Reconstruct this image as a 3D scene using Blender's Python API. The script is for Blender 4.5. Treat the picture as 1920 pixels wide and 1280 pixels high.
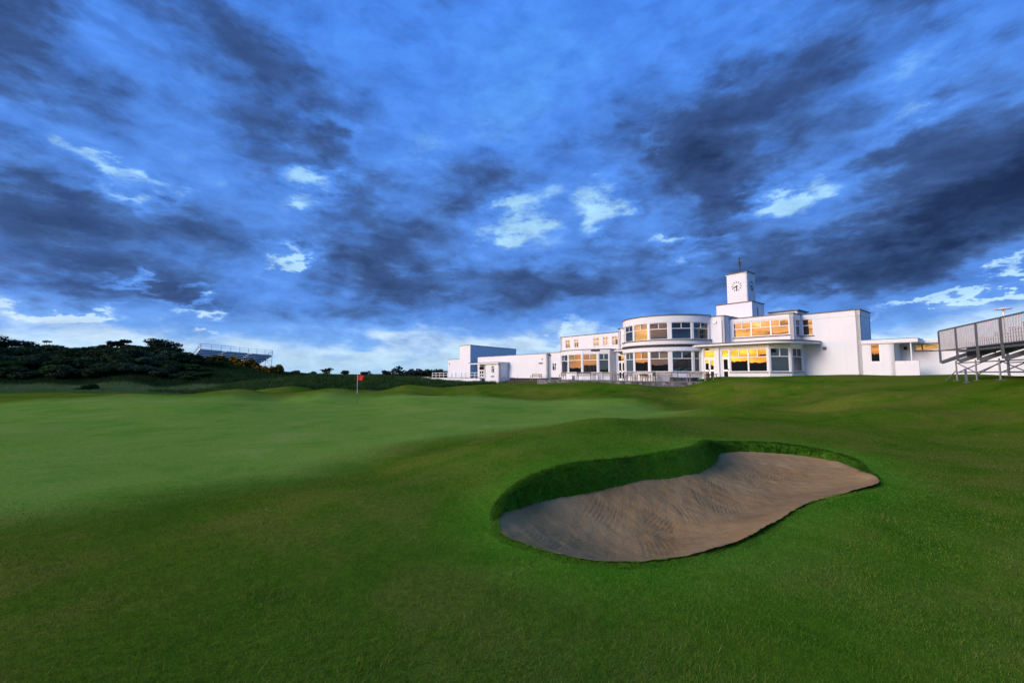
import bpy, bmesh, math, random
import numpy as np
from mathutils import Vector, Matrix

R = math.radians
scene = bpy.context.scene
for o in list(bpy.data.objects):
    bpy.data.objects.remove(o)
col = scene.collection

# ------------------------------------------------------------------ camera
cam_d = bpy.data.cameras.new('camera')
cam = bpy.data.objects.new('camera', cam_d)
col.objects.link(cam)
cam.location = (0, 0, 1.75)
cam.rotation_euler = (R(90 + 4.36), 0, 0)
cam_d.sensor_width = 36.0
cam_d.lens = 15.0
cam_d.clip_start = 0.05
cam_d.clip_end = 9000
scene.camera = cam

# ------------------------------------------------------------------ view
scene.view_settings.view_transform = 'Standard'
scene.view_settings.look = 'None'
scene.view_settings.gamma = 1.0
scene.view_settings.use_curve_mapping = False
scene.view_settings.exposure = 0.0
scene.render.film_transparent = False
scene.cycles.max_bounces = 5
scene.cycles.diffuse_bounces = 3
scene.cycles.glossy_bounces = 3
scene.cycles.transmission_bounces = 2
scene.cycles.use_denoising = True

# ------------------------------------------------------------------ sun and sky
SUN_AZ, SUN_EL = -115.0, 22.0          # degrees from +Y (negative = left), degrees up
sun_d = bpy.data.lights.new('sun', 'SUN')
sun_d.energy = 3.0
sun_d.angle = R(26)
sun_d.color = (1.0, 0.89, 0.80)
sun = bpy.data.objects.new('sun', sun_d)
col.objects.link(sun)
_sv = Vector((math.sin(R(SUN_AZ)) * math.cos(R(SUN_EL)), math.cos(R(SUN_AZ)) * math.cos(R(SUN_EL)), math.sin(R(SUN_EL))))
sun.rotation_euler = _sv.to_track_quat('Z', 'Y').to_euler()
sun.location = (-60, -30, 40)

world = bpy.data.worlds.new('World')
scene.world = world
world.use_nodes = True
wt = world.node_tree
wt.nodes.clear()


class NT:
    """small helper for writing node graphs"""
    def __init__(self, t):
        self.t = t

    def n(self, kind, **kw):
        nd = self.t.nodes.new(kind)
        for k, v in kw.items():
            setattr(nd, k, v)
        return nd

    def put(self, sock, v):
        if hasattr(v, 'is_output') or isinstance(v, bpy.types.NodeSocket):
            self.t.links.new(v, sock)
        elif v is not None:
            if isinstance(v, (tuple, list)) and len(v) == 3 and sock.type == 'RGBA':
                v = (*v, 1.0)
            sock.default_value = v

    def math(self, op, a, b=None, c=None, clamp=False):
        nd = self.n('ShaderNodeMath', operation=op, use_clamp=clamp)
        self.put(nd.inputs[0], a)
        if b is not None:
            self.put(nd.inputs[1], b)
        if c is not None:
            self.put(nd.inputs[2], c)
        return nd.outputs[0]

    def vmath(self, op, a, b=None, scale=None):
        nd = self.n('ShaderNodeVectorMath', operation=op)
        self.put(nd.inputs[0], a)
        if b is not None:
            self.put(nd.inputs[1], b)
        if scale is not None:
            self.put(nd.inputs['Scale'], scale)
        return nd.outputs['Value'] if op in ('LENGTH', 'DOT_PRODUCT', 'DISTANCE') else nd.outputs['Vector']

    def noise(self, vec, scale, detail=6, rough=0.55, dist=0.0, lac=2.0, out='Fac'):
        nd = self.n('ShaderNodeTexNoise')
        self.put(nd.inputs['Vector'], vec)
        nd.inputs['Scale'].default_value = scale
        nd.inputs['Detail'].default_value = detail
        nd.inputs['Roughness'].default_value = rough
        nd.inputs['Lacunarity'].default_value = lac
        nd.inputs['Distortion'].default_value = dist
        return nd.outputs[out]

    def maprange(self, v, a, b, c=0.0, d=1.0, smooth=True):
        nd = self.n('ShaderNodeMapRange')
        nd.interpolation_type = 'SMOOTHSTEP' if smooth else 'LINEAR'
        nd.clamp = True
        self.put(nd.inputs[0], v)
        for i, x in enumerate((a, b, c, d)):
            self.put(nd.inputs[i + 1], x)
        return nd.outputs[0]

    def mix(self, fac, a, b, mode='MIX'):
        nd = self.n('ShaderNodeMix', data_type='RGBA', blend_type=mode)
        nd.clamp_factor = True
        self.put(nd.inputs[0], fac)
        self.put(nd.inputs[6], a)
        self.put(nd.inputs[7], b)
        return nd.outputs[2]

    def ramp(self, fac, stops, interp='EASE'):
        nd = self.n('ShaderNodeValToRGB')
        cr = nd.color_ramp
        cr.interpolation = interp
        while len(cr.elements) > 1:
            cr.elements.remove(cr.elements[-1])
        cr.elements[0].position = stops[0][0]
        cr.elements[0].color = (*stops[0][1], 1)
        for p, c_ in stops[1:]:
            e = cr.elements.new(p)
            e.color = (*c_, 1)
        self.put(nd.inputs[0], fac)
        return nd.outputs[0]

    def xyz(self, v):
        nd = self.n('ShaderNodeSeparateXYZ')
        self.put(nd.inputs[0], v)
        return nd.outputs

    def comb(self, x, y, z):
        nd = self.n('ShaderNodeCombineXYZ')
        for i, v in enumerate((x, y, z)):
            self.put(nd.inputs[i], v)
        return nd.outputs[0]


def build_sky():
    W = NT(wt)
    tc = W.n('ShaderNodeTexCoord')
    d = tc.outputs['Generated']
    dx, dy, dz = W.xyz(d)
    az = W.math('MULTIPLY', W.math('ARCTAN2', dx, dy), 180 / math.pi)
    el = W.math('MULTIPLY', W.math('ARCSINE', W.math('ABSOLUTE', dz)), 180 / math.pi)
    # cloud deck: flat layer seen in perspective
    den = W.math('ADD', W.math('ABSOLUTE', dz), 0.24)
    px, py = W.math('DIVIDE', dx, den), W.math('DIVIDE', dy, den)
    deck = W.comb(px, py, 0.37)
    big = W.noise(deck, 1.5, 4, 0.5, 0.3)
    ball = W.vmath('MULTIPLY', d, (1.0, 1.0, 2.3))
    skew = W.vmath('ADD', ball, W.vmath('SCALE', W.vmath('SUBTRACT', W.noise(ball, 5.0, 5, 0.6, out='Color'), (0.5, 0.5, 0.5)), scale=0.11))
    mid = W.noise(skew, 3.4, 9, 0.54, 0.0, 2.2)
    fan = W.noise(W.vmath('ADD', deck, (5.3, 2.2, 0)), 2.3, 8, 0.56, 0.25)
    fine = W.noise(W.vmath('ADD', skew, (7.1, 9.3, 2)), 11.0, 8, 0.60, 0.0, 2.2)
    puff = W.math('ABSOLUTE', W.math('MULTIPLY', W.math('SUBTRACT', W.noise(W.vmath('ADD', skew, (1.3, 4.1, 7)), 9.0, 6, 0.5), 0.5), 2.0))
    # ragged edges for the placed cloud masses
    wob = W.noise(ball, 6.5, 7, 0.6, 0.0, out='Color')
    wob = W.vmath('SCALE', W.vmath('SUBTRACT', wob, (0.5, 0.5, 0.5)), scale=21.0)
    ae = W.vmath('ADD', W.comb(az, el, 0.0), W.vmath('MULTIPLY', wob, (1.0, 0.75, 0.0)))

    def blob(a, e, wa, we, rot, amp, inner=0.0):
        mp = W.n('ShaderNodeMapping', vector_type='TEXTURE')
        W.put(mp.inputs[0], ae)
        mp.inputs['Location'].default_value = (a, e, 0)
        mp.inputs['Rotation'].default_value = (0, 0, R(rot))
        mp.inputs['Scale'].default_value = (wa, we, 1)
        ln = W.vmath('LENGTH', mp.outputs[0])
        return W.maprange(ln, inner, 1.0, amp, 0.0)

    D = W.math('ADD', W.math('MULTIPLY', W.math('SUBTRACT', big, 0.5), 0.40), 0.50)
    D = W.math('ADD', D, W.math('MULTIPLY', W.math('SUBTRACT', mid, 0.5), 1.25))
    D = W.math('ADD', D, W.math('MULTIPLY', W.math('SUBTRACT', fan, 0.5), 0.75))
    D = W.math('ADD', D, W.math('MULTIPLY', W.math('SUBTRACT', fine, 0.5), 0.42))
    D = W.math('ADD', D, W.math('MULTIPLY', W.math('SUBTRACT', 0.2, puff), 0.28))
    # cloud masses (azimuth, elevation, half widths, tilt, thickness)
    masses = [
        (-53, 29, 12, 8, -8, .55), (-33, 34, 15, 6, -14, .38), (-49, 13.5, 17, 6.5, 0, .56), (-44, 9.0, 17, 3.0, 0, .28),
        (-29, 25, 18, 6, -20, .36), (25, 24.5, 9, 13, 28, .50), (33, 32, 14, 5, 10, .34), (52, 18, 11, 12, 0, .68),
        (42, 12.5, 18, 5, 10, .58), (-17, 11.5, 20, 4.5, -3, .42), (8, 12, 16, 4, 3, .36), (-6, 25, 12, 5, -20, .26),
        (48, 35, 12, 5, -20, .30), (15, 19, 6, 9, 30, .30), (-20, 7, 18, 2.4, -2, .20), (30, 9.5, 22, 3, 4, .24), (-18, 18, 14, 5, -15, .22), (44, 20, 8, 4, 20, .3), (4, 37, 14, 14, 10, -.42)]
    holes = [
        (44, 26, 11, 3.6, 28, -.60), (-42, 18.5, 6.5, 1.8, -24, -.85), (-51, 21.0, 7, 2.4, -10, -.40),
        (-27, 22, 6, 2.4, -5, -.75), (32, 19.5, 10, 2.8, 8, -.95), (0, 20, 8, 3.4, 15, -.75), (12, 21, 5, 3.4, -40, -.65),
        (24, 14.6, 6, 1.5, -10, -.9), (-45.5, 5.9, 5.2, 1.3, 0, -1.6), (-37.5, 7.0, 4.5, 1.0, -6, -1.3), (-41, 9.6, 5, 1.0, -4, -.85),
        (-28, 14.3, 5, 1.5, -5, -.8), (47, 7.2, 10, 0.8, 9, -1.0), (38, 5.2, 7, .9, 6, -.6), (-11, 27, 9, 3.4, -35, -.3), (8, 5, 10, 1.4, 0, -.4), (-22, 28, 5, 2.5, -30, -.35), (20, 28, 3, 2, 30, -.3)]
    for m in masses:
        D = W.math('ADD', D, blob(*m))
    H = None
    for m in holes:
        b_ = blob(*m)
        H = b_ if H is None else W.math('ADD', H, b_)
    D = W.math('ADD', D, W.math('MULTIPLY', H, W.maprange(mid, 0.36, 0.66, 1.05, 0.25, False)))
    low = W.maprange(el, 0.0, 8.5, 0.62, 0.0)
    D = W.math('SUBTRACT', D, low)
    D = W.math('MAXIMUM', D, 0.0)
    # clear air behind the clouds
    sky = W.n('ShaderNodeTexSky', sky_type='NISHITA')
    sky.sun_disc = False
    sky.sun_elevation = R(SUN_EL)
    sky.sun_rotation = R(SUN_AZ)
    sky.altitude = 0
    sky.air_density = 1.0
    sky.dust_density = 0.4
    sky.ozone_density = 3.0
    clear = W.mix(1.0, sky.outputs[0], (0.55, 1.05, 1.55), 'MULTIPLY')
    # thin bright veil: whiter low down
    veil = W.ramp(W.math('DIVIDE', el, 45.0, clamp=True), [(0.0, (5.2, 7.4, 9.6)), (0.10, (7.4, 9.0, 10.4)), (0.18, (6.2, 9.0, 10.6)), (0.45, (5.0, 8.6, 10.8)), (0.75, (1.15, 3.9, 10.4)), (1.0, (0.85, 3.4, 10.0))])
    bright = W.mix(0.80, clear, veil)
    midc = W.ramp(W.math('DIVIDE', el, 45.0, clamp=True), [(0.0, (2.4, 5.0, 9.2)), (0.2, (1.05, 2.9, 8.2)), (1.0, (0.72, 2.6, 8.8))])
    dark = W.ramp(W.math('DIVIDE', el, 45.0, clamp=True), [(0.0, (1.0, 2.2, 5.2)), (0.2, (0.50, 1.10, 2.9)), (1.0, (0.40, 0.96, 2.9))])
    black = (0.15, 0.34, 1.0)
    c = W.mix(W.maprange(D, -0.13, 0.43), bright, midc)
    c = W.mix(W.maprange(D, 0.38, 0.96), c, dark)
    c = W.mix(W.maprange(D, 0.80, 1.45), c, black)
    grain = W.noise(W.vmath('ADD', skew, (2.2, 5.5, 1.0)), 15.0, 7, 0.58)
    c = W.mix(1.0, c, W.ramp(grain, [(0.3, (0.82, 0.84, 0.88)), (0.7, (1.20, 1.17, 1.13))], 'LINEAR'), 'MULTIPLY')
    # the setting sun's glow, low in the west (its light and its image in the windows)
    ga = W.math('DIVIDE', W.math('ADD', az, 104.0), 21.0)
    ge = W.math('DIVIDE', W.math('SUBTRACT', el, 3.0), 6.5)
    g = W.math('ADD', W.math('MULTIPLY', ga, ga), W.math('MULTIPLY', ge, ge))
    g = W.math('EXPONENT', W.math('MULTIPLY', g, -1.0))
    streak = W.noise(W.comb(W.math('MULTIPLY', az, 0.085), W.math('MULTIPLY', el, 0.50), 1.3), 1.0, 7, 0.62, 0.9)
    glowc = W.ramp(W.math('DIVIDE', el, 14.0, clamp=True), [(0.0, (150, 28, 5.0)), (0.14, (175, 66, 8.0)), (0.22, (190, 115, 10)), (0.36, (190, 86, 22)), (0.65, (175, 84, 36)), (1.0, (60, 40, 24))])
    glow = W.mix(1.0, glowc, W.ramp(streak, [(0.34, (0.10, 0.085, 0.10)), (0.52, (0.8, 0.76, 0.76)), (0.70, (1.6, 1.8, 1.6))]), 'MULTIPLY')
    c = W.mix(W.math('MULTIPLY', g, 1.0, clamp=True), c, glow)
    bg = W.n('ShaderNodeBackground')
    W.put(bg.inputs[0], c)
    bg.inputs[1].default_value = 0.1
    out = W.n('ShaderNodeOutputWorld')
    wt.links.new(bg.outputs[0], out.inputs[0])


build_sky()
world.cycles.sampling_method = 'MANUAL'
world.cycles.sample_map_resolution = 1024

# ------------------------------------------------------------------ helpers
rng = random.Random(7)
nrng = np.random.default_rng(11)


def tag(o, label=None, cat=None, group=None, kind=None):
    if label:
        o['label'] = label
    if cat:
        o['category'] = cat
    if group:
        o['group'] = group
    if kind:
        o['kind'] = kind
    return o


def empty(name, loc=(0, 0, 0), rz=0.0):
    o = bpy.data.objects.new(name, None)
    o.empty_display_size = 0.3
    col.objects.link(o)
    o.location = loc
    o.rotation_euler = (0, 0, rz)
    return o


class MB:
    def __init__(self):
        self.v, self.f = [], []

    def hexa(self, c8):
        b = len(self.v)
        self.v += [tuple(p) for p in c8]
        self.f += [(b, b + 3, b + 2, b + 1), (b + 4, b + 5, b + 6, b + 7), (b, b + 1, b + 5, b + 4),
                   (b + 1, b + 2, b + 6, b + 5), (b + 2, b + 3, b + 7, b + 6), (b + 3, b, b + 4, b + 7)]
        return self

    def box(self, x0, x1, y0, y1, z0, z1):
        return self.hexa([(x0, y0, z0), (x1, y0, z0), (x1, y1, z0), (x0, y1, z0), (x0, y0, z1), (x1, y0, z1), (x1, y1, z1), (x0, y1, z1)])

    def obox(self, p, d, u0, u1, n0, n1, z0, z1):
        """box along plan direction d from p; n outward (to the right-hand front of d)"""
        nx, ny = d[1], -d[0]
        def q(u, n):
            return (p[0] + d[0] * u + nx * n, p[1] + d[1] * u + ny * n)
        a, b, c, e = q(u0, n1), q(u1, n1), q(u1, n0), q(u0, n0)
        return self.hexa([(*a, z0), (*b, z0), (*c, z0), (*e, z0), (*a, z1), (*b, z1), (*c, z1), (*e, z1)])

    def bar(self, a, b, w=0.04, h=None, n=4, up=(0, 0, 1)):
        a, b = Vector(a), Vector(b)
        h = w if h is None else h
        t = (b - a).normalized()
        u = Vector(up)
        if abs(t.dot(u)) > 0.97:
            u = Vector((1, 0, 0))
        s = t.cross(u).normalized()
        u = s.cross(t).normalized()
        base = len(self.v)
        off = math.pi / n
        k = 1 / math.cos(off) if n == 4 else 1.0
        for p in (a, b):
            for i in range(n):
                an = 2 * math.pi * i / n + off
                self.v.append(tuple(p + s * (math.cos(an) * w / 2 * k) + u * (math.sin(an) * h / 2 * k)))
        for i in range(n):
            j = (i + 1) % n
            self.f.append((base + i, base + j, base + n + j, base + n + i))
        self.f.append(tuple(base + i for i in reversed(range(n))))
        self.f.append(tuple(base + n + i for i in range(n)))
        return self

    def prism(self, pts, z0, z1):
        """plan polygon (counter-clockwise), extruded"""
        b = len(self.v)
        n = len(pts)
        self.v += [(p[0], p[1], z0) for p in pts] + [(p[0], p[1], z1) for p in pts]
        self.f.append(tuple(b + i for i in reversed(range(n))))
        self.f.append(tuple(b + n + i for i in range(n)))
        for i in range(n):
            j = (i + 1) % n
            self.f.append((b + i, b + j, b + n + j, b + n + i))
        return self

    def lathe(self, prof, cx=0, cy=0, n=20):
        b = len(self.v)
        for (r, z) in prof:
            for i in range(n):
                a = 2 * math.pi * i / n
                self.v.append((cx + r * math.cos(a), cy + r * math.sin(a), z))
        for k in range(len(prof) - 1):
            for i in range(n):
                j = (i + 1) % n
                self.f.append((b + k * n + i, b + k * n + j, b + (k + 1) * n + j, b + (k + 1) * n + i))
        self.f.append(tuple(b + i for i in reversed(range(n))))
        self.f.append(tuple(b + (len(prof) - 1) * n + i for i in range(n)))
        return self

    def arc(self, cx, cy, r0, r1, a0, a1, z0, z1, step=4.0):
        """ring sector; angle 0 looks to -y, positive towards +x"""
        n = max(1, int(round((a1 - a0) / step)))
        for i in range(n):
            t0, t1 = R(a0 + (a1 - a0) * i / n), R(a0 + (a1 - a0) * (i + 1) / n)
            def q(r, t):
                return (cx + r * math.sin(t), cy - r * math.cos(t))
            A, B, C_, D_ = q(r1, t0), q(r1, t1), q(r0, t1), q(r0, t0)
            b = len(self.v)
            self.v += [(*p, z) for z in (z0, z1) for p in (A, B, C_, D_)]
            self.f += [(b, b + 3, b + 2, b + 1), (b + 4, b + 5, b + 6, b + 7), (b, b + 1, b + 5, b + 4), (b + 2, b + 3, b + 7, b + 6)]
            if i == 0:
                self.f.append((b + 3, b, b + 4, b + 7))
            if i == n - 1:
                self.f.append((b + 1, b + 2, b + 6, b + 5))
        return self

    def mesh(self, name, m, smooth=False):
        me = bpy.data.meshes.new(name)
        me.from_pydata(self.v, [], self.f)
        me.materials.append(m)
        if smooth:
            me.shade_smooth()
        return me

    def build(self, name, m, parent=None, smooth=False, bevel=0.0):
        me = self.mesh(name, m, smooth)
        o = bpy.data.objects.new(name, me)
        col.objects.link(o)
        if parent is not None:
            o.parent = parent
        if bevel:
            md = o.modifiers.new('bevel', 'BEVEL')
            md.width = bevel
            md.segments = 2
            md.limit_method = 'ANGLE'
        return o


def copy_tree(o, parent=None):
    c = o.copy()
    col.objects.link(c)
    c.parent = parent
    for ch in list(o.children):
        copy_tree(ch, c)
    return c


# ------------------------------------------------------------------ materials
def material(name):
    m = bpy.data.materials.new(name)
    m.use_nodes = True
    t = m.node_tree
    t.nodes.clear()
    N = NT(t)
    out = N.n('ShaderNodeOutputMaterial')
    bs = N.n('ShaderNodeBsdfPrincipled')
    t.links.new(bs.outputs[0], out.inputs[0])
    return m, N, bs, out


def plain(name, rgb, rough=0.6, metal=0.0, var=0.10, scale=3.0, bump=0.0, spec=0.4):
    m, N, bs, out = material(name)
    tc = N.n('ShaderNodeTexCoord').outputs['Object']
    nz = N.noise(tc, scale, 5, 0.6)
    lo, hi = tuple(c * (1 - var) for c in rgb), tuple(min(1, c * (1 + var)) for c in rgb)
    N.put(bs.inputs['Base Color'], N.ramp(nz, [(0.3, lo), (0.7, hi)], 'LINEAR'))
    bs.inputs['Roughness'].default_value = rough
    bs.inputs['Metallic'].default_value = metal
    bs.inputs['Specular IOR Level'].default_value = spec
    if bump:
        b = N.n('ShaderNodeBump')
        b.inputs['Strength'].default_value = bump
        b.inputs['Distance'].default_value = 0.02
        N.put(b.inputs['Height'], N.noise(tc, scale * 12, 4, 0.6))
        N.put(bs.inputs['Normal'], b.outputs[0])
    return m


def white_render():
    m, N, bs, out = material('white_painted_render')
    tc = N.n('ShaderNodeTexCoord').outputs['Object']
    a = N.noise(tc, 0.35, 4, 0.55)
    x, y, z = N.xyz(tc)
    runs = N.noise(N.comb(N.math('MULTIPLY', x, 2.5), N.math('MULTIPLY', y, 2.5), N.math('MULTIPLY', z, 0.22)), 1.0, 5, 0.6)
    c = N.ramp(a, [(0.3, (0.74, 0.755, 0.785)), (0.7, (0.79, 0.805, 0.835))], 'LINEAR')
    c = N.mix(N.maprange(runs, 0.52, 0.80, 0.0, 0.28), c, (0.62, 0.62, 0.64))
    N.put(bs.inputs['Base Color'], c)
    bs.inputs['Roughness'].default_value = 0.75
    bs.inputs['Specular IOR Level'].default_value = 0.25
    b = N.n('ShaderNodeBump')
    b.inputs['Strength'].default_value = 0.25
    b.inputs['Distance'].default_value = 0.01
    N.put(b.inputs['Height'], N.noise(tc, 30, 4, 0.6))
    N.put(bs.inputs['Normal'], b.outputs[0])
    return m


def glass(name, tint=(0.010, 0.012, 0.016), curtain=False):
    m, N, bs, out = material(name)
    tc = N.n('ShaderNodeTexCoord').outputs['Object']
    c = tint
    if curtain:
        x, y, z = N.xyz(tc)
        w = N.noise(N.comb(N.math('MULTIPLY', x, 9.0), N.math('MULTIPLY', y, 9.0), 0.0), 1.0, 2, 0.5)
        c = N.ramp(w, [(0.35, (0.012, 0.012, 0.014)), (0.65, (0.05, 0.048, 0.045))])
    N.put(bs.inputs['Base Color'], c)
    bs.inputs['Roughness'].default_value = 0.015
    bs.inputs['IOR'].default_value = 1.85
    bs.inputs['Specular IOR Level'].default_value = 0.5
    b = N.n('ShaderNodeBump')
    b.inputs['Strength'].default_value = 0.04
    b.inputs['Distance'].default_value = 0.05
    N.put(b.inputs['Height'], N.noise(tc, 0.9, 2, 0.5))
    N.put(bs.inputs['Normal'], b.outputs[0])
    return m


def grass_ground():
    m, N, bs, out = material('mown_grass')
    tc = N.n('ShaderNodeTexCoord').outputs['Object']

    def attr(nm):
        a = N.n('ShaderNodeAttribute')
        a.attribute_name = nm
        return a.outputs['Fac']
    big = N.noise(tc, 0.22, 5, 0.6, 0.4)
    mid = N.noise(tc, 1.3, 6, 0.62, 0.3)
    fine = N.noise(tc, 14, 6, 0.7)
    vfine = N.noise(tc, 90, 4, 0.7)
    patch = N.noise(tc, 0.55, 5, 0.65, 0.6)
    fair = N.ramp(N.math('ADD', N.math('MULTIPLY', big, 0.45), N.math('MULTIPLY', patch, 0.55)),
                  [(0.36, (0.052, 0.128, 0.007)), (0.46, (0.090, 0.160, 0.010)), (0.55, (0.145, 0.168, 0.020)), (0.66, (0.105, 0.182, 0.012))])
    lush = N.ramp(patch, [(0.35, (0.062, 0.200, 0.010)), (0.65, (0.125, 0.265, 0.020))])
    putt = N.ramp(N.math('ADD', N.math('MULTIPLY', big, 0.5), N.math('MULTIPLY', patch, 0.5)),
                  [(0.36, (0.140, 0.282, 0.030)), (0.50, (0.198, 0.328, 0.044)), (0.64, (0.270, 0.348, 0.064))])
    rough = N.ramp(mid, [(0.30, (0.012, 0.046, 0.008)), (0.52, (0.024, 0.078, 0.012)), (0.72, (0.075, 0.100, 0.028))])
    straw = N.ramp(mid, [(0.30, (0.045, 0.125, 0.024)), (0.66, (0.14, 0.190, 0.07))])
    dune = N.ramp(mid, [(0.30, (0.010, 0.026, 0.008)), (0.70, (0.018, 0.046, 0.012))])
    c = N.mix(attr('lush'), fair, lush)
    c = N.mix(attr('putting'), c, putt)
    c = N.mix(attr('rough'), c, rough)
    c = N.mix(attr('straw'), c, straw)
    c = N.mix(attr('dune'), c, dune)
    c = N.mix(1.0, c, N.ramp(fine, [(0.30, (0.72, 0.74, 0.70)), (0.70, (1.22, 1.20, 1.20))], 'LINEAR'), 'MULTIPLY')
    c = N.mix(1.0, c, N.ramp(vfine, [(0.30, (0.55, 0.55, 0.55)), (0.70, (1.25, 1.25, 1.25))], 'LINEAR'), 'MULTIPLY')
    N.put(bs.inputs['Base Color'], c)
    bs.inputs['Roughness'].default_value = 0.85
    bs.inputs['Specular IOR Level'].default_value = 0.0
    b = N.n('ShaderNodeBump')
    b.inputs['Strength'].default_value = 0.75
    b.inputs['Distance'].default_value = 0.03
    N.put(b.inputs['Height'], N.math('ADD', N.math('MULTIPLY', fine, 0.6), N.math('MULTIPLY', vfine, 0.5)))
    N.put(bs.inputs['Normal'], b.outputs[0])
    return m


def blade_mat(name, stops, scale=1.2, trans=0.25):
    """grass blades / leaves: hue drifts over the ground and from blade to blade"""
    m, N, bs, out = material(name)
    tc = N.n('ShaderNodeTexCoord').outputs['Object']
    a = N.n('ShaderNodeAttribute')
    a.attribute_name = 'tint'
    v = N.math('ADD', N.math('MULTIPLY', N.noise(tc, scale, 4, 0.6), 0.6), N.math('MULTIPLY', a.outputs['Fac'], 0.4))
    N.put(bs.inputs['Base Color'], N.ramp(v, stops, 'LINEAR'))
    bs.inputs['Roughness'].default_value = 0.7
    bs.inputs['Specular IOR Level'].default_value = 0.04
    if trans:
        tr = N.n('ShaderNodeBsdfTranslucent')
        N.put(tr.inputs[0], N.ramp(v, stops, 'LINEAR'))
        mx = N.n('ShaderNodeMixShader')
        mx.inputs[0].default_value = trans
        m.node_tree.links.new(bs.outputs[0], mx.inputs[1])
        m.node_tree.links.new(tr.outputs[0], mx.inputs[2])
        m.node_tree.links.new(mx.outputs[0], out.inputs[0])
    return m


def sand_mat():
    m, N, bs, out = material('bunker_sand')
    tc = N.n('ShaderNodeTexCoord').outputs['Object']
    a = N.noise(tc, 0.9, 5, 0.6, 0.3)
    g = N.noise(tc, 60, 5, 0.75)
    c = N.ramp(a, [(0.3, (0.310, 0.176, 0.066)), (0.5, (0.410, 0.240, 0.092)), (0.7, (0.490, 0.300, 0.122))])
    c = N.mix(1.0, c, N.ramp(g, [(0.3, (0.70, 0.70, 0.70)), (0.7, (1.2, 1.2, 1.2))], 'LINEAR'), 'MULTIPLY')
    N.put(bs.inputs['Base Color'], c)
    bs.inputs['Roughness'].default_value = 0.95
    bs.inputs['Specular IOR Level'].default_value = 0.1
    b = N.n('ShaderNodeBump')
    b.inputs['Strength'].default_value = 0.8
    b.inputs['Distance'].default_value = 0.02
    N.put(b.inputs['Height'], N.math('ADD', N.noise(tc, 22, 5, 0.7), N.math('MULTIPLY', g, 0.5)))
    N.put(bs.inputs['Normal'], b.outputs[0])
    return m


def stone_mat():
    m, N, bs, out = material('grey_stone')
    tc = N.n('ShaderNodeTexCoord').outputs['Object']
    v = N.n('ShaderNodeTexVoronoi')
    N.put(v.inputs['Vector'], tc)
    v.inputs['Scale'].default_value = 3.0
    sep = N.xyz(v.outputs['Color'])
    n2 = N.noise(tc, 9, 5, 0.6)
    c = N.ramp(N.math('ADD', N.math('MULTIPLY', sep[0], 0.6), N.math('MULTIPLY', n2, 0.4)), [(0.2, (0.05, 0.052, 0.06)), (0.5, (0.10, 0.105, 0.115)), (0.8, (0.21, 0.21, 0.22))])
    N.put(bs.inputs['Base Color'], c)
    bs.inputs['Roughness'].default_value = 0.9
    return m


M = dict(
    white=white_render(),
    trim=plain('white_gloss_trim', (0.82, 0.82, 0.82), 0.4, var=0.03),
    lead=plain('dark_lead_coping', (0.075, 0.08, 0.09), 0.55, var=0.2),
    sill=plain('grey_slate_sill', (0.12, 0.12, 0.13), 0.6, var=0.15),
    felt=plain('dark_roof_felt', (0.05, 0.05, 0.055), 0.85, var=0.2),
    black=plain('black_painted_plinth', (0.014, 0.014, 0.016), 0.6, var=0.2),
    iron=plain('black_painted_iron', (0.012, 0.012, 0.014), 0.5, var=0.1),
    glass=glass('window_glass'),
    net=glass('window_glass_with_net', (0.22, 0.22, 0.23)),
    curtain=glass('window_glass_with_curtain', curtain=True),
    red=plain('red_flag_cloth', (0.72, 0.012, 0.012), 0.7, var=0.08, scale=9),
    yellow=plain('white_pole_paint', (0.78, 0.77, 0.70), 0.4, var=0.03),
    darkpole=plain('dark_pole_paint', (0.10, 0.085, 0.06), 0.5, var=0.1),
    teak=plain('weathered_teak', (0.30, 0.25, 0.20), 0.8, var=0.25, scale=6),
    teakd=plain('dark_weathered_teak', (0.16, 0.13, 0.11), 0.8, var=0.25, scale=6),
    alu=plain('galvanised_tube', (0.30, 0.31, 0.33), 0.45, metal=0.55, var=0.12, scale=5),
    alud=plain('dull_galvanised_beam', (0.13, 0.14, 0.155), 0.6, metal=0.3, var=0.15, scale=5),
    picket=plain('pale_metal_baluster', (0.60, 0.58, 0.57), 0.5, metal=0.1, var=0.08, scale=5),
    plank=plain('pale_seat_plank', (0.80, 0.79, 0.78), 0.5, metal=0.2, var=0.1, scale=4),
    skirt=plain('dark_stand_sheet', (0.016, 0.022, 0.022), 0.9, var=0.3),
    paving=plain('terrace_paving', (0.15, 0.148, 0.146), 0.85, var=0.15, scale=2.0, bump=0.2),
    stone=stone_mat(),
    soil=plain('bare_soil', (0.075, 0.042, 0.032), 0.95, var=0.3, scale=3, bump=0.5),
    bark=plain('dark_bark', (0.05, 0.042, 0.035), 0.9, var=0.3, scale=5, bump=0.4),
    grass=grass_ground(),
    sand=sand_mat(),
)

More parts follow.
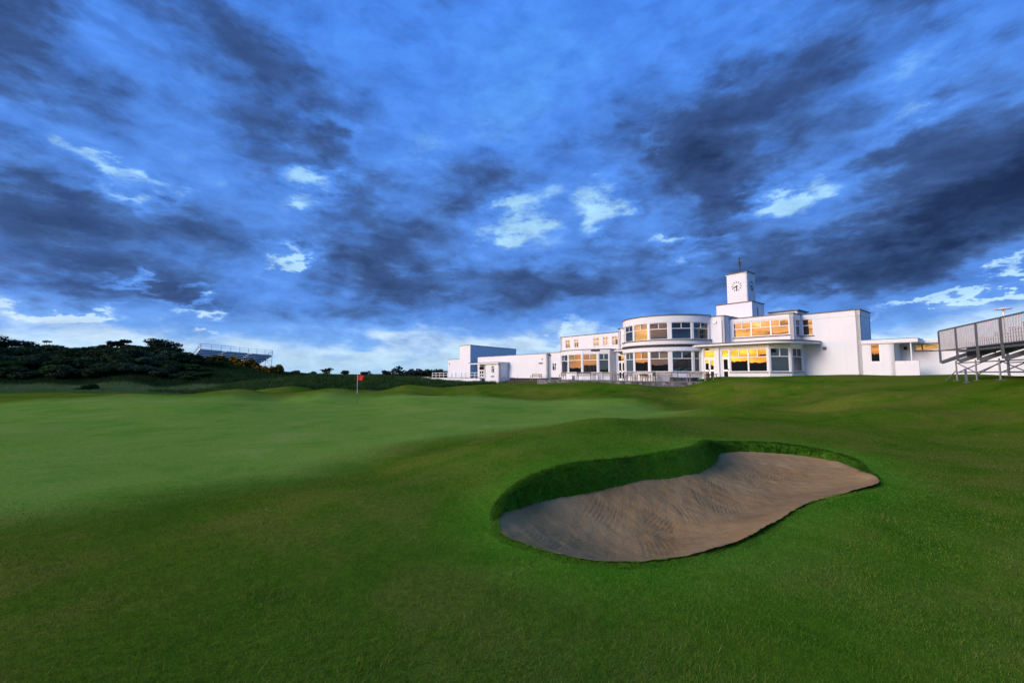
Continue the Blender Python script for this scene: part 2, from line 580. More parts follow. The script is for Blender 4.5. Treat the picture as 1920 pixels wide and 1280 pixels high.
# ------------------------------------------------------------------ terrain
TIES = [
    # foreground
    (0, 0, 0.02), (-4, 2, -.04), (4, 2, .02), (0, -8, .1), (-12, 0, -.25), (14, 2, .12), (0, 3, .0), (-3, 5, -.05), (7, 4.5, -.02), (10, 7, .0),
    (-2, 7, -.02), (-1.4, 9, .02), (-30, -12, .3), (30, -15, .8), (0, -40, .5), (-.3, 6.6, .17), (.6, 7.6, .30), (1.8, 8.4, .30), (3.0, 9.6, .30), (3.9, 10.6, .22), (5, 12.2, .06), (7.5, 12.2, .02), (8.5, 10, -.02),
    # bunker rim
    (6.43, 7.70, -0.05), (6.90, 8.50, -0.06), (7.23, 9.20, -0.06), (7.20, 10.10, -0.01), (6.71, 10.90, 0.02), (5.69, 11.00, 0.03), (4.94, 10.50, 0.10), (4.28, 9.60, 0.28), (3.49, 8.60, 0.30), (2.33, 7.90, 0.26), (1.65, 7.45, 0.28), (0.94, 7.00, 0.29), (0.40, 6.60, 0.25), (0.04, 6.00, 0.19), (-0.16, 5.50, 0.09),
    (-0.09, 4.80, 0.0), (0.22, 4.48, 0.0), (0.61, 4.19, 0.0), (1.09, 4.10, 0.0), (1.63, 4.23, 0.0), (2.26, 4.55, 0.0), (2.97, 5.09, 0.0), (3.96, 5.90, 0.0), (5.13, 6.56, 0.0),
    # putting green edge and surface
    (-7.38, 6.33, -.33), (-6.13, 7.61, -.36), (-4.48, 9.14, -.36), (-3.96, 10.41, -.34), (-3.22, 12.47, -.3), (-1.37, 13.91, -.24), (.75, 15.24, -.16), (3.26, 16.5, -.06), (6.36, 17.74, .04),
    (-11.18, 31.0, -.40), (-10, 18, -.42), (-18, 20, -.38), (-2, 22, -.36), (3, 24, -.34), (-20, 12, -.38), (7, 22, -.28), (10, 24, -.25),
    # swales and hummocks round the green
    (-22.80, 36.00, -0.02), (-17.60, 33.00, -0.35), (-16.52, 38.00, 0.04), (-28.19, 32.00, -0.11), (-33.32, 28.00, -0.29), (-3.58, 48.00, 0.50), (-10.44, 42.00, 0.14), (-0.50, 40.00, 0.07), (-10.95, 55.00, 0.73), (8.71, 50.00, 0.39), (14.78, 35.00, 0.15), (8.93, 30.00, -0.09), (3.80, 34.00, -0.12),
    (9.88, 19.0, .02), (11.35, 17.0, .01), (11.75, 14.0, -.01), (15.39, 13.0, .05), (17.18, 16.5, .51), (18.25, 21.0, .66), (14.32, 17.0, .26), (16.07, 24.0, .12), (20.3, 22.0, .92), (18.2, 17.3, .74), (17.09, 15.0, .40), (17.16, 30.0, .75),
    # long grass ridge
    (-38.4, 52, -.45), (-33.0, 52, .15), (-27.9, 52, .86), (-23.4, 52, 1.23), (-16.9, 52, 1.05), (-11.1, 52, .60), (-6.5, 52, .42), (-20, 58, 1.1), (-29, 59, .9), (-20.6, 46.4, -.18), (-29.2, 46, -.32), (-14.9, 47, -.05), (-9, 48, .15), (-36, 47, -.4),
    # hollow and big dune
    (-55.59, 52.00, -0.12), (-44.11, 50.00, -0.23), (-59.64, 50.00, -0.29), (-71.65, 60.00, 0.19), (-60.44, 60.00, 0.04), (-49.24, 60.00, -0.11), (-40.30, 60.00, 0.19), (-37.04, 62.00, 0.60),
    (-96.02, 80.00, 5.04), (-81.02, 80.00, 5.04), (-66.04, 80.00, 5.44), (-57.97, 80.00, 4.24), (-50.91, 80.00, 2.84), (-43.86, 80.00, 1.55), (-81.45, 68.00, 2.68), (-64.47, 68.00, 2.51), (-51.70, 68.00, 1.83),
    (-75, 110, 2.5), (-62, 118, 2.2), (-100, 110, 3), (-30, 80, .9), (-120, 60, 5.5), (-125, 20, 5.2), (-128, -20, 5.8), (-125, -60, 6.0), (-100, -95, 5), (-80, 15, .2), (-80, -20, .4), (-70, -50, .5),
    # rise to the clubhouse
    (27.29, 36.50, 1.68), (28.66, 35.00, 1.73), (23.65, 36.50, 1.61), (21.53, 36.00, 1.57), (18.83, 36.00, 1.35), (16.81, 37.50, 1.10), (12.84, 43.00, 0.76), (8.45, 48.50, 0.52), (3.30, 53.00, 0.52), (-0.82, 66.00, 0.36), (-5.23, 70.00, 0.27), (-10.40, 76.00, 0.05), (-16.33, 82.00, 0.02),
    (30.43, 33.00, 1.67), (29.94, 27.00, 1.60), (23.6, 22.00, 1.48), (21.6, 18.8, 1.50), (20.4, 16.4, 1.45), (22.4, 18.00, 1.50), (33, 22, 1.5), (18, 47, .75), (12, 54, .5), (4, 64, .55), (26, 42, 1.2), (40, 50, 1.2), (30, 70, 1.0), (-20, 95, .3), (0, 95, .6), (60, 30, 1.6), (50, 0, 1.4), (0, 160, .7), (-60, 180, .9), (80, 150, 1.0), (-160, 150, 1.2), (160, 60, 1.2)]
TIES = np.array(TIES, float)


def warp(x, y):
    r = np.hypot(x, y) + 1e-9
    k = np.log1p(r / 4.0) / r
    return x * k, y * k


class TPS:
    def __init__(self, pts, use_warp=True, smooth=1e-4):
        self.w = use_warp
        qx, qy = warp(pts[:, 0], pts[:, 1]) if use_warp else (pts[:, 0], pts[:, 1])
        n = len(pts)
        self.qx, self.qy = qx, qy
        K = self.k(qx[:, None] - qx[None], qy[:, None] - qy[None]) + np.eye(n) * smooth
        P = np.c_[np.ones(n), qx, qy]
        A = np.block([[K, P], [P.T, np.zeros((3, 3))]])
        self.c = np.linalg.lstsq(A, np.r_[pts[:, 2], 0, 0, 0], rcond=None)[0]

    @staticmethod
    def k(dx, dy):
        r2 = dx * dx + dy * dy
        return 0.5 * r2 * np.log(r2 + 1e-12)

    def __call__(self, x, y):
        x, y = np.asarray(x, float), np.asarray(y, float)
        sh = x.shape
        x, y = x.ravel(), y.ravel()
        qx, qy = warp(x, y) if self.w else (x, y)
        out = np.empty(len(x))
        n = len(self.qx)
        for i in range(0, len(x), 20000):
            s = slice(i, i + 20000)
            K = self.k(qx[s, None] - self.qx[None], qy[s, None] - self.qy[None])
            out[s] = K @ self.c[:n] + self.c[n] + self.c[n + 1] * qx[s] + self.c[n + 2] * qy[s]
        return out.reshape(sh)


tps = TPS(TIES)
_waves = [(nrng.uniform(0, 2 * np.pi), nrng.uniform(0, 2 * np.pi)) for _ in range(40)]


def wavy(x, y, wl, i0, n=7):
    s = 0
    for k in range(n):
        a, ph = _waves[(i0 + k) % 40]
        w = wl * (0.7 + 0.09 * k)
        s = s + np.sin((x * np.cos(a) + y * np.sin(a)) * 2 * np.pi / w + ph)
    return s / n


def sstep(v, a, b):
    t = np.clip((v - a) / (b - a), 0, 1)
    return t * t * (3 - 2 * t)


def closed_curve(pts, per=8):
    p = np.array(pts, float)
    n = len(p)
    out = []
    for i in range(n):
        p0, p1, p2, p3 = p[i - 1], p[i], p[(i + 1) % n], p[(i + 2) % n]
        for k in range(per):
            t = k / per
            out.append(0.5 * ((2 * p1) + (-p0 + p2) * t + (2 * p0 - 5 * p1 + 4 * p2 - p3) * t * t + (-p0 + 3 * p1 - 3 * p2 + p3) * t ** 3))
    return np.array(out)


NEAR = [(-0.09, 4.80), (0.22, 4.48), (0.61, 4.19), (1.09, 4.10), (1.63, 4.23), (2.26, 4.55), (2.97, 5.09), (3.96, 5.90), (5.13, 6.56)]
RIM_BACK = [(5.82, 6.98), (6.30, 7.55), (6.72, 8.30), (7.28, 9.30), (7.15, 10.20), (6.6, 10.85), (5.69, 11.00), (4.94, 10.62), (4.36, 9.75), (3.55, 8.62), (2.36, 7.90), (1.65, 7.45), (0.94, 7.00), (0.38, 6.55), (0.02, 6.00), (-0.18, 5.40)]
TOE_BACK = [(5.80, 7.00), (6.26, 7.58), (6.58, 8.30), (6.98, 9.30), (6.80, 9.95), (6.3, 10.35), (5.65, 10.48), (4.92, 10.12), (4.36, 9.25), (3.40, 8.20), (2.26, 7.50), (1.55, 6.98), (0.85, 6.52), (0.36, 6.15), (0.06, 5.72), (-0.12, 5.27)]
TOE_NEAR = [(-0.07, 4.815), (0.235, 4.495), (0.62, 4.21), (1.09, 4.12), (1.625, 4.25), (2.25, 4.57), (2.96, 5.11), (3.95, 5.92), (5.12, 6.58)]
RIM = closed_curve(NEAR + RIM_BACK)
TOE = closed_curve(TOE_NEAR + TOE_BACK)


def poly_dist(x, y, P):
    """signed distance to closed polygon, positive inside"""
    x, y = np.asarray(x, float).ravel(), np.asarray(y, float).ravel()
    dmin = np.full(len(x), 1e9)
    ins = np.zeros(len(x), bool)
    n = len(P)
    for i in range(n):
        ax_, ay_ = P[i]
        bx, by = P[(i + 1) % n]
        ex, ey = bx - ax_, by - ay_
        t = np.clip(((x - ax_) * ex + (y - ay_) * ey) / (ex * ex + ey * ey + 1e-12), 0, 1)
        dmin = np.minimum(dmin, np.hypot(x - ax_ - t * ex, y - ay_ - t * ey))
        if ay_ != by:
            cr = ((ay_ > y) != (by > y)) & (x < (bx - ax_) * (y - ay_) / (by - ay_) + ax_)
            ins ^= cr
    return np.where(ins, dmin, -dmin)


SAND_T = [(x, y, -.012) for x, y in TOE_NEAR] + [(5.80, 7.00, -.02), (6.26, 7.58, -.06), (6.58, 8.30, -.11), (6.98, 9.30, -.17), (6.80, 9.95, -.17), (6.3, 10.35, -.16), (5.65, 10.48, -.16), (4.92, 10.12, -.14), (4.36, 9.25, -.19), (3.40, 8.20, -.17), (2.26, 7.50, -.12), (1.55, 6.98, -.13), (.85, 6.52, -.12), (.36, 6.15, -.10), (.06, 5.72, -.06), (-.06, 5.25, -.02)]
SAND_T += [(1.0, 5.2, -.36), (2.2, 5.9, -.43), (3.6, 7.0, -.43), (5.0, 8.0, -.40), (5.8, 8.9, -.34), (1.6, 5.1, -.36), (4.4, 7.2, -.37)]
sand_tps = TPS(np.array(SAND_T, float), False)

PUTT = closed_curve([(-40, 2), (-14, 4.4), (-7.38, 6.33), (-6.13, 7.61), (-4.48, 9.14), (-3.96, 10.41), (-3.22, 12.47), (-1.37, 13.91), (.75, 15.24), (3.26, 16.5), (6.36, 17.9), (8.6, 20.5), (9.5, 24.5), (7, 29), (0, 34), (-6, 36.5), (-11, 38), (-17, 37.0), (-23, 34.5), (-30, 31.5), (-40, 24)], 6)
RIDGE = closed_curve([(-40, 48), (-36, 46.3), (-29, 45.6), (-22, 46.2), (-14, 47.2), (-6, 50), (-2, 54), (-10, 64), (-22, 66), (-36, 64)], 6)


def dune_mask(x, y):
    a = sstep(y, 57.5, 63) * sstep(-x, 33, 44)
    b = sstep(-x, 88, 100) * sstep(y, -140, -100)
    return np.clip(np.maximum(a * sstep(-y, -150, -110), b), 0, 1)


HUMPS = [(-23.5, 36.5, .55, 4.0, 1.6, .1), (-15.5, 39.5, .55, 5.0, 1.6, -.05), (-29.5, 33.0, .42, 3.2, 1.3, .2), (-19.5, 35.0, -.34, 2.4, 1.5, 0), (-34, 31, .32, 4, 1.5, .1), (-9.0, 42.5, .52, 4.5, 1.6, 0), (-3.5, 39.0, -.36, 4, 1.5, 0),
         (2.5, 39.5, .55, 4.5, 1.5, 0), (9.5, 37.5, .48, 4, 1.6, -.2), (5.5, 46, .38, 6, 1.8, 0), (15, 32.5, .42, 4, 1.5, -.4), (8.2, 28.6, .36, 3.4, 1.4, -.3), (11.5, 26.5, -.30, 3, 1.8, 0), (9.8, 18.9, .32, 2.8, 1.0, -.35), (13.6, 16.2, .24, 2.6, 1.0, -.5),
         (16.6, 20.5, .46, 2.4, 1.3, -.6), (13.6, 21.0, -.36, 2.4, 1.5, -.4), (19.5, 28, .32, 4, 1.4, -.5), (-14, 21, .10, 5, 2.0, .2), (-4, 27, .12, 5, 1.6, 0), (-20, 27, .16, 5, 1.8, .1), (-.2, 9.6, .14, 1.8, 1.2, .5), (2.4, 12.2, .34, 2.6, 1.0, .4), (-2.8, 9.2, -.16, 1.6, 1.8, .3), (-1.2, 11.6, -.10, 1.6, 1.0, .4), (5.2, 17.2, -.16, 3, 1.0, .3), (5.8, 14.4, .22, 2.4, .9, .3), (-2.4, 6.6, .08, 1.2, 1.6, .3), (22, 31, -.2, 3, 1.5, -.5), (12, 43, -.2, 3, 1.2, -.6)]


def height(x, y):
    x, y = np.asarray(x, float), np.asarray(y, float)
    sh = x.shape
    xr, yr = x.ravel(), y.ravel()
    r = np.hypot(xr, yr)
    z = tps(xr, yr)
    far = sstep(r, 150, 260)
    z = z * (1 - far) + 0.6 * far
    pd = poly_dist(xr, yr, PUTT)
    sm = 1 - 0.7 * sstep(pd, -1, 1)
    z += 0.03 * wavy(xr, yr, 3.1, 0) * sm + 0.16 * wavy(xr, yr, 9.0, 9) * sm * sstep(r, 9, 24)
    for (hx, hy, ha, hu, hv, an) in HUMPS:
        ca, sa = math.cos(an), math.sin(an)
        u, v = ((xr - hx) * ca + (yr - hy) * sa) / hu, (-(xr - hx) * sa + (yr - hy) * ca) / hv
        z += ha * np.exp(-u * u - v * v)
    rg = sstep(poly_dist(xr, yr, RIDGE), -1.0, 2.0)
    z += rg * (0.26 * wavy(xr, yr, 2.6, 3) + 0.22 * wavy(xr, yr, 6.0, 13))
    dm = dune_mask(xr, yr)
    z += dm * (0.35 * wavy(xr, yr, 9.0, 5) + 0.15 * wavy(xr, yr, 4.0, 17))
    return z.reshape(sh)


def bunker_height(x, y, z):
    """press the pit into the ground sheet"""
    near = (x > -0.6) & (x < 7.8) & (y > 3.7) & (y < 11.5)
    idx = np.nonzero(near)[0]
    dr = poly_dist(x[idx], y[idx], RIM)
    dt = poly_dist(x[idx], y[idx], TOE)
    zs = sand_tps(x[idx], y[idx])
    zi = z[idx].copy()
    between = (dr > 0) & (dt < 0)
    t = dr / (dr - dt + 1e-9)
    bk = sstep(y[idx] - (4.4 + 0.36 * x[idx]), 0.2, 0.9)
    zi = np.where(between, zi + (zs - 0.10 - zi) * np.clip(t, 0, 1) ** (7.0 - 5.75 * bk), zi)
    zi = np.where(dt >= 0, zs - 0.12, zi)
    # the turf rolls over into the near lip
    z[idx] = zi
    full = np.full(len(x), -9.0)
    full[idx] = dr
    fullt = np.full(len(x), -9.0)
    fullt[idx] = dt
    return z, full, fullt


def axis(lo, hi, step, far):
    a = list(np.arange(lo, hi + 1e-6, step))
    s, p = step, hi
    up = []
    while p < far:
        s *= 1.03 if s < 2 else 1.17
        p += s
        up.append(p)
    s, p = step, lo
    dn = []
    while p > -far:
        s *= 1.03 if s < 2 else 1.17
        p -= s
        dn.append(p)
    return np.array(dn[::-1] + a + up)


def grid_mesh(name, X, Y, Z, mat, keep=None, attrs=None):
    ny, nx = X.shape
    me = bpy.data.meshes.new(name)
    idx = np.arange(nx * ny).reshape(ny, nx)
    q = np.stack([idx[:-1, :-1], idx[:-1, 1:], idx[1:, 1:], idx[1:, :-1]], -1).reshape(-1, 4)
    if keep is not None:
        q = q[keep.ravel()[q].all(1)]
        used = np.unique(q)
        remap = np.full(nx * ny, -1)
        remap[used] = np.arange(len(used))
        q = remap[q]
    else:
        used = np.arange(nx * ny)
    co = np.stack([X.ravel()[used], Y.ravel()[used], Z.ravel()[used]], -1)
    me.vertices.add(len(used))
    me.vertices.foreach_set('co', co.ravel())
    me.loops.add(q.size)
    me.loops.foreach_set('vertex_index', q.ravel().astype(np.int32))
    me.polygons.add(len(q))
    me.polygons.foreach_set('loop_start', np.arange(0, q.size, 4, dtype=np.int32))
    me.update(calc_edges=True)
    me.shade_smooth()
    for k, v in (attrs or {}).items():
        at_ = me.attributes.new(k, 'FLOAT', 'POINT')
        at_.data.foreach_set('value', np.asarray(v, np.float32).ravel()[used])
    me.materials.append(mat)
    o = bpy.data.objects.new(name, me)
    col.objects.link(o)
    return o


def region_masks(x, y):
    pd = poly_dist(x, y, PUTT) + 0.35 * wavy(x, y, 2.2, 20) + 0.12 * wavy(x, y, 0.7, 25)
    putt = sstep(pd, -1.6, 1.8)
    rd = poly_dist(x, y, RIDGE) + 0.8 * wavy(x, y, 4, 22)
    rough = sstep(rd, -0.8, 0.8)
    field = sstep(y, 42, 47) * sstep(-x, 33, 38) * (1 - dune_mask(x, y))
    farr = sstep(np.hypot(x, y), 88, 100) * (1 - sstep(-y, 10, 40))
    rough = np.maximum(rough, np.maximum(0.75 * field, farr * 0.9))
    straw = 0.8 * field * sstep(y, 52, 55) * sstep(wavy(x, y, 6, 24), -0.4, 0.4)
    straw = np.maximum(straw, 0.5 * rough * sstep(wavy(x, y, 5, 28), 0.15, 0.5))
    return putt, rough, straw


XA = axis(-1.0, 8.0, 0.06, 2600)
YA = axis(3.4, 11.8, 0.06, 2600)
GX, GY = np.meshgrid(XA, YA)
gx, gy = GX.ravel(), GY.ravel()
gz, DR, DT = bunker_height(gx, gy, height(gx, gy))
putt, rough, straw = region_masks(gx, gy)
dune = dune_mask(gx, gy)
bd = np.hypot((gx - 2.4) / 3.4, (gy - 7.4) / 4.2)
lush = np.clip(1.15 - bd * 0.62, 0, 1) * (0.75 + 0.25 * wavy(gx, gy, 2.5, 30))
dq = poly_dist(gx, gy, RIM)
lush = np.clip(np.maximum(lush * 0.75, sstep(dq, -1.3, 0.0)), 0, 1)
ground = grid_mesh('ground', GX, GY, gz.reshape(GX.shape), M['grass'], None, dict(putting=putt, rough=rough, straw=straw, dune=dune, lush=lush))
tag(ground, kind='structure')


def ground_z(x, y):
    return float(height(np.array([x], float), np.array([y], float))[0])


# bunker sand
sx = np.arange(-0.4, 7.5, 0.024)
sy = np.arange(3.9, 10.8, 0.024)
SX, SY = np.meshgrid(sx, sy)
fx, fy = SX.ravel(), SY.ravel()
sd = poly_dist(fx, fy, TOE)
sz = sand_tps(fx, fy)
sz += 0.016 * wavy(fx, fy, 0.9, 4) + 0.010 * wavy(fx, fy, 0.30, 15) + 0.004 * wavy(fx, fy, 0.12, 23)
# rake strokes: short arcs of parallel furrows pulled down from the face
for k in range(34):
    t = k / 33
    cx = 0.5 + 5.6 * t + rng.uniform(-.5, .5)
    cy = 5.1 + 4.2 * t + rng.uniform(-.35, .9)
    ang = rng.uniform(0.6, 1.5)
    ca, sa = math.cos(ang), math.sin(ang)
    u, v = (fx - cx) * ca + (fy - cy) * sa, -(fx - cx) * sa + (fy - cy) * ca
    v = v + 0.5 * u * u * rng.uniform(-1, 1)
    wgt = sstep(0.36 - np.abs(u), 0, 0.14) * sstep(0.24 - np.abs(v), 0, 0.05)
    sz += wgt * ((0.0075 + 0.004 * np.sin(u * 9 + k)) * np.sin(v * 2 * np.pi / (0.055 + 0.012 * math.sin(k * 1.7))) - 0.005)
sz += 0.02 * sstep(-sd, -0.12, 0.0)
sand = grid_mesh('bunker_sand', SX, SY, sz.reshape(SX.shape), M['sand'], sd > -0.07)
tag(sand, kind='structure')


# ------------------------------------------------------------------ grass blades
def blades(name, x, y, z, h, w, mat, lean=0.5, leandir=None, tint=None, label='', cat='grass', parent=None):
    n = len(x)
    a = nrng.uniform(0, 2 * np.pi, n)
    dx, dy = np.cos(a) * w / 2, np.sin(a) * w / 2
    if leandir is None:
        b = nrng.uniform(0, 2 * np.pi, n)
        l = nrng.uniform(0.1, 1, n) * lean * h
        lx, ly = np.cos(b) * l, np.sin(b) * l
        lz = h
    else:
        lx, ly, lz = leandir
    co = np.empty((n, 3, 3), np.float32)
    co[:, 0] = np.stack([x - dx, y - dy, z - 0.004], -1)
    co[:, 1] = np.stack([x + dx, y + dy, z - 0.004], -1)
    co[:, 2] = np.stack([x + lx, y + ly, z + lz], -1)
    me = bpy.data.meshes.new(name)
    me.vertices.add(n * 3)
    me.vertices.foreach_set('co', co.ravel())
    me.loops.add(n * 3)
    me.loops.foreach_set('vertex_index', np.arange(n * 3, dtype=np.int32))
    me.polygons.add(n)
    me.polygons.foreach_set('loop_start', np.arange(0, n * 3, 3, dtype=np.int32))
    me.update(calc_edges=True)
    t = nrng.uniform(0, 1, n) if tint is None else tint
    at_ = me.attributes.new('tint', 'FLOAT', 'POINT')
    at_.data.foreach_set('value', np.repeat(t, 3).astype(np.float32))
    me.materials.append(mat)
    o = bpy.data.objects.new(name, me)
    col.objects.link(o)
    return tag(o, label, cat, kind='stuff')


BM = dict(
    fair=blade_mat('fairway_blades', [(0.30, (0.046, 0.118, 0.008)), (0.42, (0.080, 0.158, 0.011)), (0.60, (0.142, 0.184, 0.024)), (0.80, (0.25, 0.240, 0.07))]),
    lush=blade_mat('lush_turf_blades', [(0.28, (0.052, 0.175, 0.009)), (0.5, (0.105, 0.255, 0.018)), (0.75, (0.220, 0.320, 0.050))]),
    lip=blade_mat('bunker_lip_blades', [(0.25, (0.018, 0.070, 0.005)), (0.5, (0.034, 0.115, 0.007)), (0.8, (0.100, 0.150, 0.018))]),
    rough=blade_mat('rough_blades', [(0.25, (0.015, 0.050, 0.010)), (0.5, (0.034, 0.092, 0.018)), (0.8, (0.12, 0.145, 0.055))], 0.6),
    straw=blade_mat('straw_blades', [(0.25, (0.055, 0.145, 0.032)), (0.5, (0.135, 0.195, 0.075)), (0.8, (0.36, 0.34, 0.20))], 0.4),
    dune=blade_mat('dune_blades', [(0.25, (0.013, 0.032, 0.010)), (0.5, (0.022, 0.058, 0.016)), (0.8, (0.045, 0.075, 0.026))], 0.3),
)


def place_z(x, y):
    z, dr, dt = bunker_height(x, y, height(x, y))
    return z, dr, dt


# short turf: dense by the path of the camera, thinning with distance
n = 620000
ang = nrng.uniform(R(-64), R(64), n)
rr = np.exp(nrng.uniform(np.log(1.9), np.log(24), n))
bx, by = np.sin(ang) * rr, np.cos(ang) * rr
bz, dr, dt = place_z(bx, by)
pm = sstep(poly_dist(bx, by, PUTT) + 0.35 * wavy(bx, by, 2.2, 20), -1.4, 1.5)
ok = (dr < -0.02) & (nrng.uniform(0, 1, n) > pm * 0.97)
bx, by, bz, rr = bx[ok], by[ok], bz[ok], rr[ok]
clump = 0.5 + 0.5 * wavy(bx, by, 0.55, 2)
hh = nrng.uniform(0.008, 0.025, len(bx)) * (0.55 + 0.9 * clump)
bw_ = 0.0030 * np.clip(rr / 3.5, 1, 4)
lq = np.clip(1.15 - np.hypot((bx - 2.4) / 3.4, (by - 7.4) / 4.2) * 0.62, 0, 1) * 0.8
lq = np.maximum(lq, sstep(poly_dist(bx, by, RIM), -1.3, 0.0)) > nrng.uniform(0.1, 1, len(bx))
blades('fairway_turf', bx[~lq], by[~lq], bz[~lq], hh[~lq], bw_[~lq], BM['fair'], 1.1, label='short mown fairway turf in front of the green and bunker')
blades('bunker_surround_turf', bx[lq], by[lq], bz[lq], hh[lq], bw_[lq], BM['lush'], 1.1, label='brighter green turf on the mound around the bunker')

# long grass on the bunker's steep face and lip
n = 150000
i = nrng.integers(0, len(RIM), n)
t = nrng.uniform(0, 1, n)
P0, P1 = RIM[i], RIM[(i + 1) % len(RIM)]
rp = P0 + (P1 - P0) * t[:, None]
seg = (P1 - P0) / (np.linalg.norm(P1 - P0, axis=1)[:, None] + 1e-9)
inn = np.stack([-seg[:, 1], seg[:, 0]], -1)          # towards the pit
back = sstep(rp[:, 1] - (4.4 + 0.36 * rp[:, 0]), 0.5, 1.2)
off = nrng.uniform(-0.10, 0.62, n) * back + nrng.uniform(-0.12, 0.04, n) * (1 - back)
lx_, ly_ = rp[:, 0] + inn[:, 0] * off, rp[:, 1] + inn[:, 1] * off
lz_, dr, dt = place_z(lx_, ly_)
ok = (dt < 0.02)
lx_, ly_, lz_, inn, back = lx_[ok], ly_[ok], lz_[ok], inn[ok], back[ok]
h = nrng.uniform(0.02, 0.10, len(lx_)) * (0.30 + 0.70 * back) * (0.75 + 0.75 * np.clip(wavy(lx_, ly_, 0.45, 6) + wavy(lx_, ly_, 0.17, 16), -0.4, 1))
sp = nrng.normal(0, 0.35, (len(lx_), 2))
dirx, diry = inn[:, 0] * 0.8 * back + sp[:, 0], inn[:, 1] * 0.8 * back + sp[:, 1]
ldz = h * (0.55 + 0.3 * nrng.uniform(-1, 1, len(h)))
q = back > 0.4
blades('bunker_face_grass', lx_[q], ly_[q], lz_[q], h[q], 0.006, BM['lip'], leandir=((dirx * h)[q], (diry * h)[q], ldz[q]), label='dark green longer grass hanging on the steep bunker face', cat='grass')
q = ~q
blades('bunker_edge_grass', lx_[q], ly_[q], lz_[q], h[q], 0.005, BM['lush'], leandir=((dirx * h)[q], (diry * h)[q], ldz[q]), label='bright green turf edge along the near side of the bunker', cat='grass')

# a few coarse tufts and weeds left standing in the turf
tx, ty = [], []
for k in range(46):
    a_, r_ = nrng.uniform(R(-50), R(50)), math.exp(nrng.uniform(math.log(2.8), math.log(11)))
    cx, cy = math.sin(a_) * r_, math.cos(a_) * r_
    m_ = int(nrng.integers(20, 90))
    sp_r = nrng.uniform(.05, .22)
    tx.append(cx + nrng.normal(0, sp_r, m_))
    ty.append(cy + nrng.normal(0, sp_r * .6, m_))
tx, ty = np.concatenate(tx), np.concatenate(ty)
tz, dr, dt = place_z(tx, ty)
ok = (dr < -.15) & (poly_dist(tx, ty, PUTT) < -.6)
tx, ty, tz = tx[ok], ty[ok], tz[ok]
blades('turf_tufts', tx, ty, tz, nrng.uniform(.03, .075, len(tx)), .0045, BM['fair'], 1.4, tint=nrng.uniform(.5, 1, len(tx)), label='coarse paler tufts scattered in the foreground turf')

# rough on the ridge
def scatter(poly, n, box):
    x, y = nrng.uniform(box[0], box[1], n), nrng.uniform(box[2], box[3], n)
    ok = poly_dist(x, y, poly) > 0
    return x[ok], y[ok]


x, y = scatter(RIDGE, 150000, (-41, -1, 44, 67))
h = nrng.uniform(0.12, 0.42, len(x)) * (0.6 + 0.6 * (0.5 + 0.5 * wavy(x, y, 3.0, 7)))
blades('ridge_rough', x, y, height(x, y), h * 1.35, 0.04, BM['rough'], 0.7, label='dark rough grass on the low ridge behind the green')
x, y = nrng.uniform(-92, -34, 70000), nrng.uniform(43, 60, 70000)
ok = (dune_mask(x, y) < 0.5) & (poly_dist(x, y, RIDGE) < 0) & (y > 44 + 2 * wavy(x, y, 9, 8))
x, y = x[ok], y[ok]
pale = sstep(y, 50, 55)
h = nrng.uniform(0.1, 0.30, len(x)) * (0.6 + 1.0 * pale)
blades('field_grass', x, y, height(x, y), h, 0.035, BM['straw'], 0.7, tint=np.clip(nrng.uniform(0, 0.8, len(x)) + 0.30 * pale - 0.35, 0, 1), label='pale straw coloured long grass along the foot of the dune')
x, y = nrng.uniform(-100, -36, 110000), nrng.uniform(58, 86, 110000)
ok = dune_mask(x, y) > 0.4
x, y = x[ok], y[ok]
blades('dune_grass', x, y, height(x, y), nrng.uniform(0.15, 0.55, len(x)), 0.07, BM['dune'], 0.8, label='dark marram grass covering the big dune slope')
# far side of the ridge and the links beyond
x, y = nrng.uniform(-70, 5, 30000), nrng.uniform(66, 150, 30000)
ok = dune_mask(x, y) < 0.3
x, y = x[ok], y[ok]
blades('links_grass', x, y, height(x, y), nrng.uniform(0.2, 0.5, len(x)), 0.10, BM['rough'], 0.8, label='far rough grass on the links behind the ridge')


# ------------------------------------------------------------------ clubhouse
CH = empty('clubhouse', (29.15, 35.5, 0), math.atan2(-.7809, .6247))
tag(CH, 'long white flat-roofed clubhouse with round glazed drum, curved canopy and clock tower', 'building')
FL = 1.05                                       # floor level
crng = random.Random(5)


def unit(p0, p1):
    L = math.hypot(p1[0] - p0[0], p1[1] - p0[1])
    return ((p1[0] - p0[0]) / L, (p1[1] - p0[1]) / L), L


def wall(p0, p1, z0, z1, openings=(), th=0.30, name='wall', mat='white'):
    """wall along p0-p1 (outside on the front), openings (u0,u1,z0,z1)"""
    d, L = unit(p0, p1)
    mb = MB()
    u = 0.0
    for (a, b, c, e) in sorted(openings):
        if a > u + 1e-4:
            mb.obox(p0, d, u, a, -th, 0, z0, z1)
        if c > z0:
            mb.obox(p0, d, a, b, -th, 0, z0, c)
        if e < z1:
            mb.obox(p0, d, a, b, -th, 0, e, z1)
        u = b
    if u < L - 1e-4:
        mb.obox(p0, d, u, L, -th, 0, z0, z1)
    return mb.build(name, M[mat], CH)


def pane(p, d, u0, u1, n, z0, z1, parent, mat='glass'):
    """thin glass sheet, set a hair out of true like real glazing"""
    nx, ny = d[1], -d[0]
    a, b = crng.gauss(0, .004), crng.gauss(0, .004)
    def q(u, nn, z, su, sz):
        o = nn + su * a + sz * b
        return (p[0] + d[0] * u + nx * o, p[1] + d[1] * u + ny * o, z)
    w, h = (u1 - u0) / 2, (z1 - z0) / 2
    c = []
    for z, sz in ((z0, -h), (z1, h)):
        c += [q(u0, n, z, -w, sz), q(u1, n, z, w, sz), q(u1, n - .012, z, w, sz), q(u0, n - .012, z, -w, sz)]
    return MB().hexa(c).build('pane', M[mat], parent)


